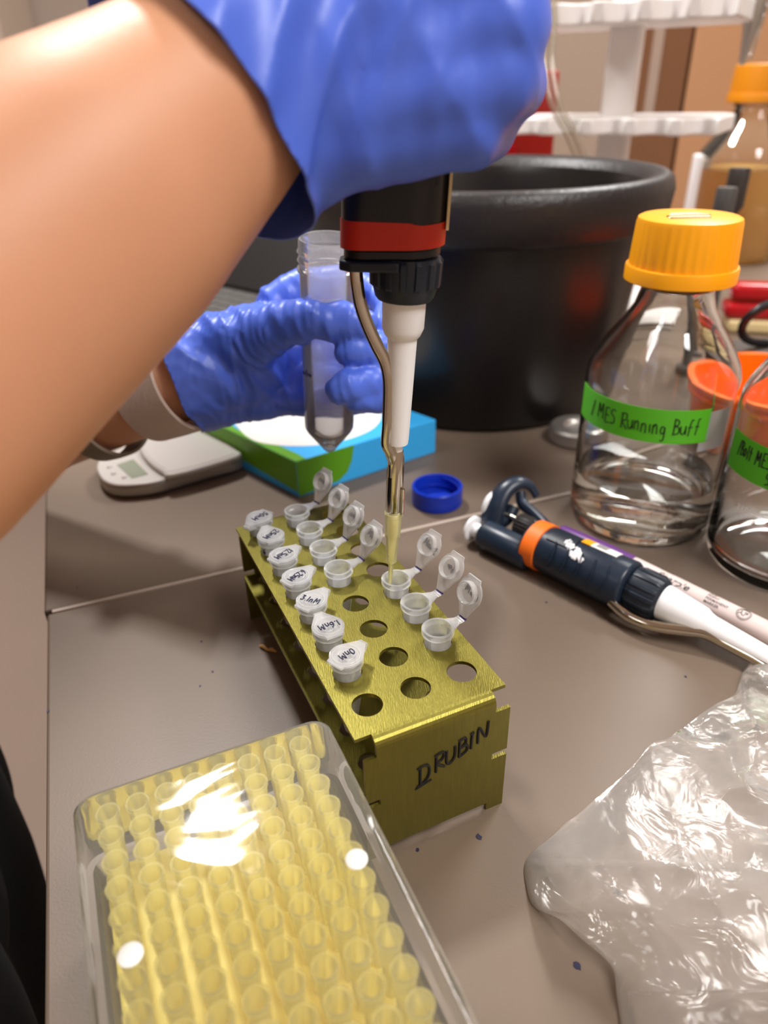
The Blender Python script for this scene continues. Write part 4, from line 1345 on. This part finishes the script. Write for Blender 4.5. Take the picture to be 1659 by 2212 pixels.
glove(g, 1.3, D(534, 196, 200)+dR*14, cutnR,
      [(V((.75, 0, -.55)), 16, 70, 2.6, D(650, 180, 180), 48, 1), (V((.8, .1, .5)), 22, 90, 1.5, D(950, 200, 180), 60, 2), (V((.9, 0, .2)), 9, 46, .45, None, 0, 4)],
      'right_glove', 26, 2.6, 20)
# ---- bands round the left wrist
la_ = (elL-wl).normalized()
def wband(cen, r, wdt, nm, m, th=1.8, label=None, tiltv=(0, 0, 0)):
    a = (la_+V(tiltv)).normalized()
    MB().lathe([(r, -wdt/2), (r+th, -wdt/2+.4), (r+th+.3, 0), (r+th, wdt/2-.4), (r, wdt/2)], 64, cen, a, closed=True).build(nm, m, person, smooth=50, label=label)
wband(D(364, 825, 413), 29.2, 30, 'wrist_band', 'band', label='wide pinkish beige textured wrist band')
wband(D(222, 874, 427), 30.4, 15, 'arm_band', 'band2', label='grey-brown smooth arm band')
# ------------------------------------------------------------------ crumpled plastic bag
edge = [(1700, 1372), (1659, 1398), (1628, 1420), (1606, 1450), (1596, 1478), (1584, 1502), (1545, 1522), (1500, 1552), (1462, 1582), (1440, 1600), (1404, 1611), (1370, 1650), (1330, 1690), (1260, 1752), (1200, 1800), (1137, 1858),
        (1139, 1925), (1157, 1962), (1206, 1984), (1252, 2024), (1320, 2086), (1332, 2150), (1342, 2230), (1350, 2320)]
ec = catmull([V((a, b, 0)) for a, b in edge], 9)
nt_, ns_ = len(ec), 190
t = thing('plastic_bag', G(1500, 1850), 'crumpled clear plastic bag lying on the worktop at the lower right', 'bag')
def cr(p, f, sd):
    q = V((p.x*f+sd, p.y*f, sd*.7))
    q += V((noise.noise(q*.7), noise.noise(q*.7+V((9, 2, 4))), 0))*.9
    return 1-abs(noise.noise(q))*2.2
mb = MB()
vs = []
for i, p in enumerate(ec):
    ti = i/(nt_-1)
    for j in range(ns_):
        s_ = (j/(ns_-1))**1.25
        px = p.x+(2050-p.x)*s_
        py = p.y+(1750+(ti-.5)*900-p.y)*s_*.55
        g0 = G(px, py, 0)
        lift = 9 if 15*9 < i < 21*9 else 2.5
        base = .6+lift*(1-math.exp(-s_*16))+15*(1-math.exp(-s_*4.5))
        h = base+(7.0*cr(g0, .016, 2)+3.6*cr(g0, .036, 5)+.7*cr(g0, .09, 8))*(1-math.exp(-s_*20))
        q = G(px, py, max(.35, h*.8))
        vs.append(q)
fs = [(i*ns_+j, (i+1)*ns_+j, (i+1)*ns_+j+1, i*ns_+j+1) for i in range(nt_-1) for j in range(ns_-1)]
mb.add(vs, fs)
mb.build('upper_film', 'bag', t, smooth=60)
mb = MB()
vs = []
for i, p in enumerate(ec):
    for j in range(40):
        s_ = j/39
        ti = i/(nt_-1)
        px = p.x+4+(2040-p.x)*s_
        py = p.y+(1750+(ti-.5)*900-p.y)*s_*.55
        g0 = G(px, py, 0)
        vs.append(g0+V((0, 0, .3+max(0, 2.2*cr(g0, .03, 12)))))
fs = [(i*40+j, (i+1)*40+j, (i+1)*40+j+1, i*40+j+1) for i in range(nt_-1) for j in range(39)]
mb.add(vs, fs).build('lower_film', 'bag', t, smooth=60)
for o in bpy.data.objects:
    for k_ in ('_o', '_x'):
        if k_ in o.keys(): del o[k_]
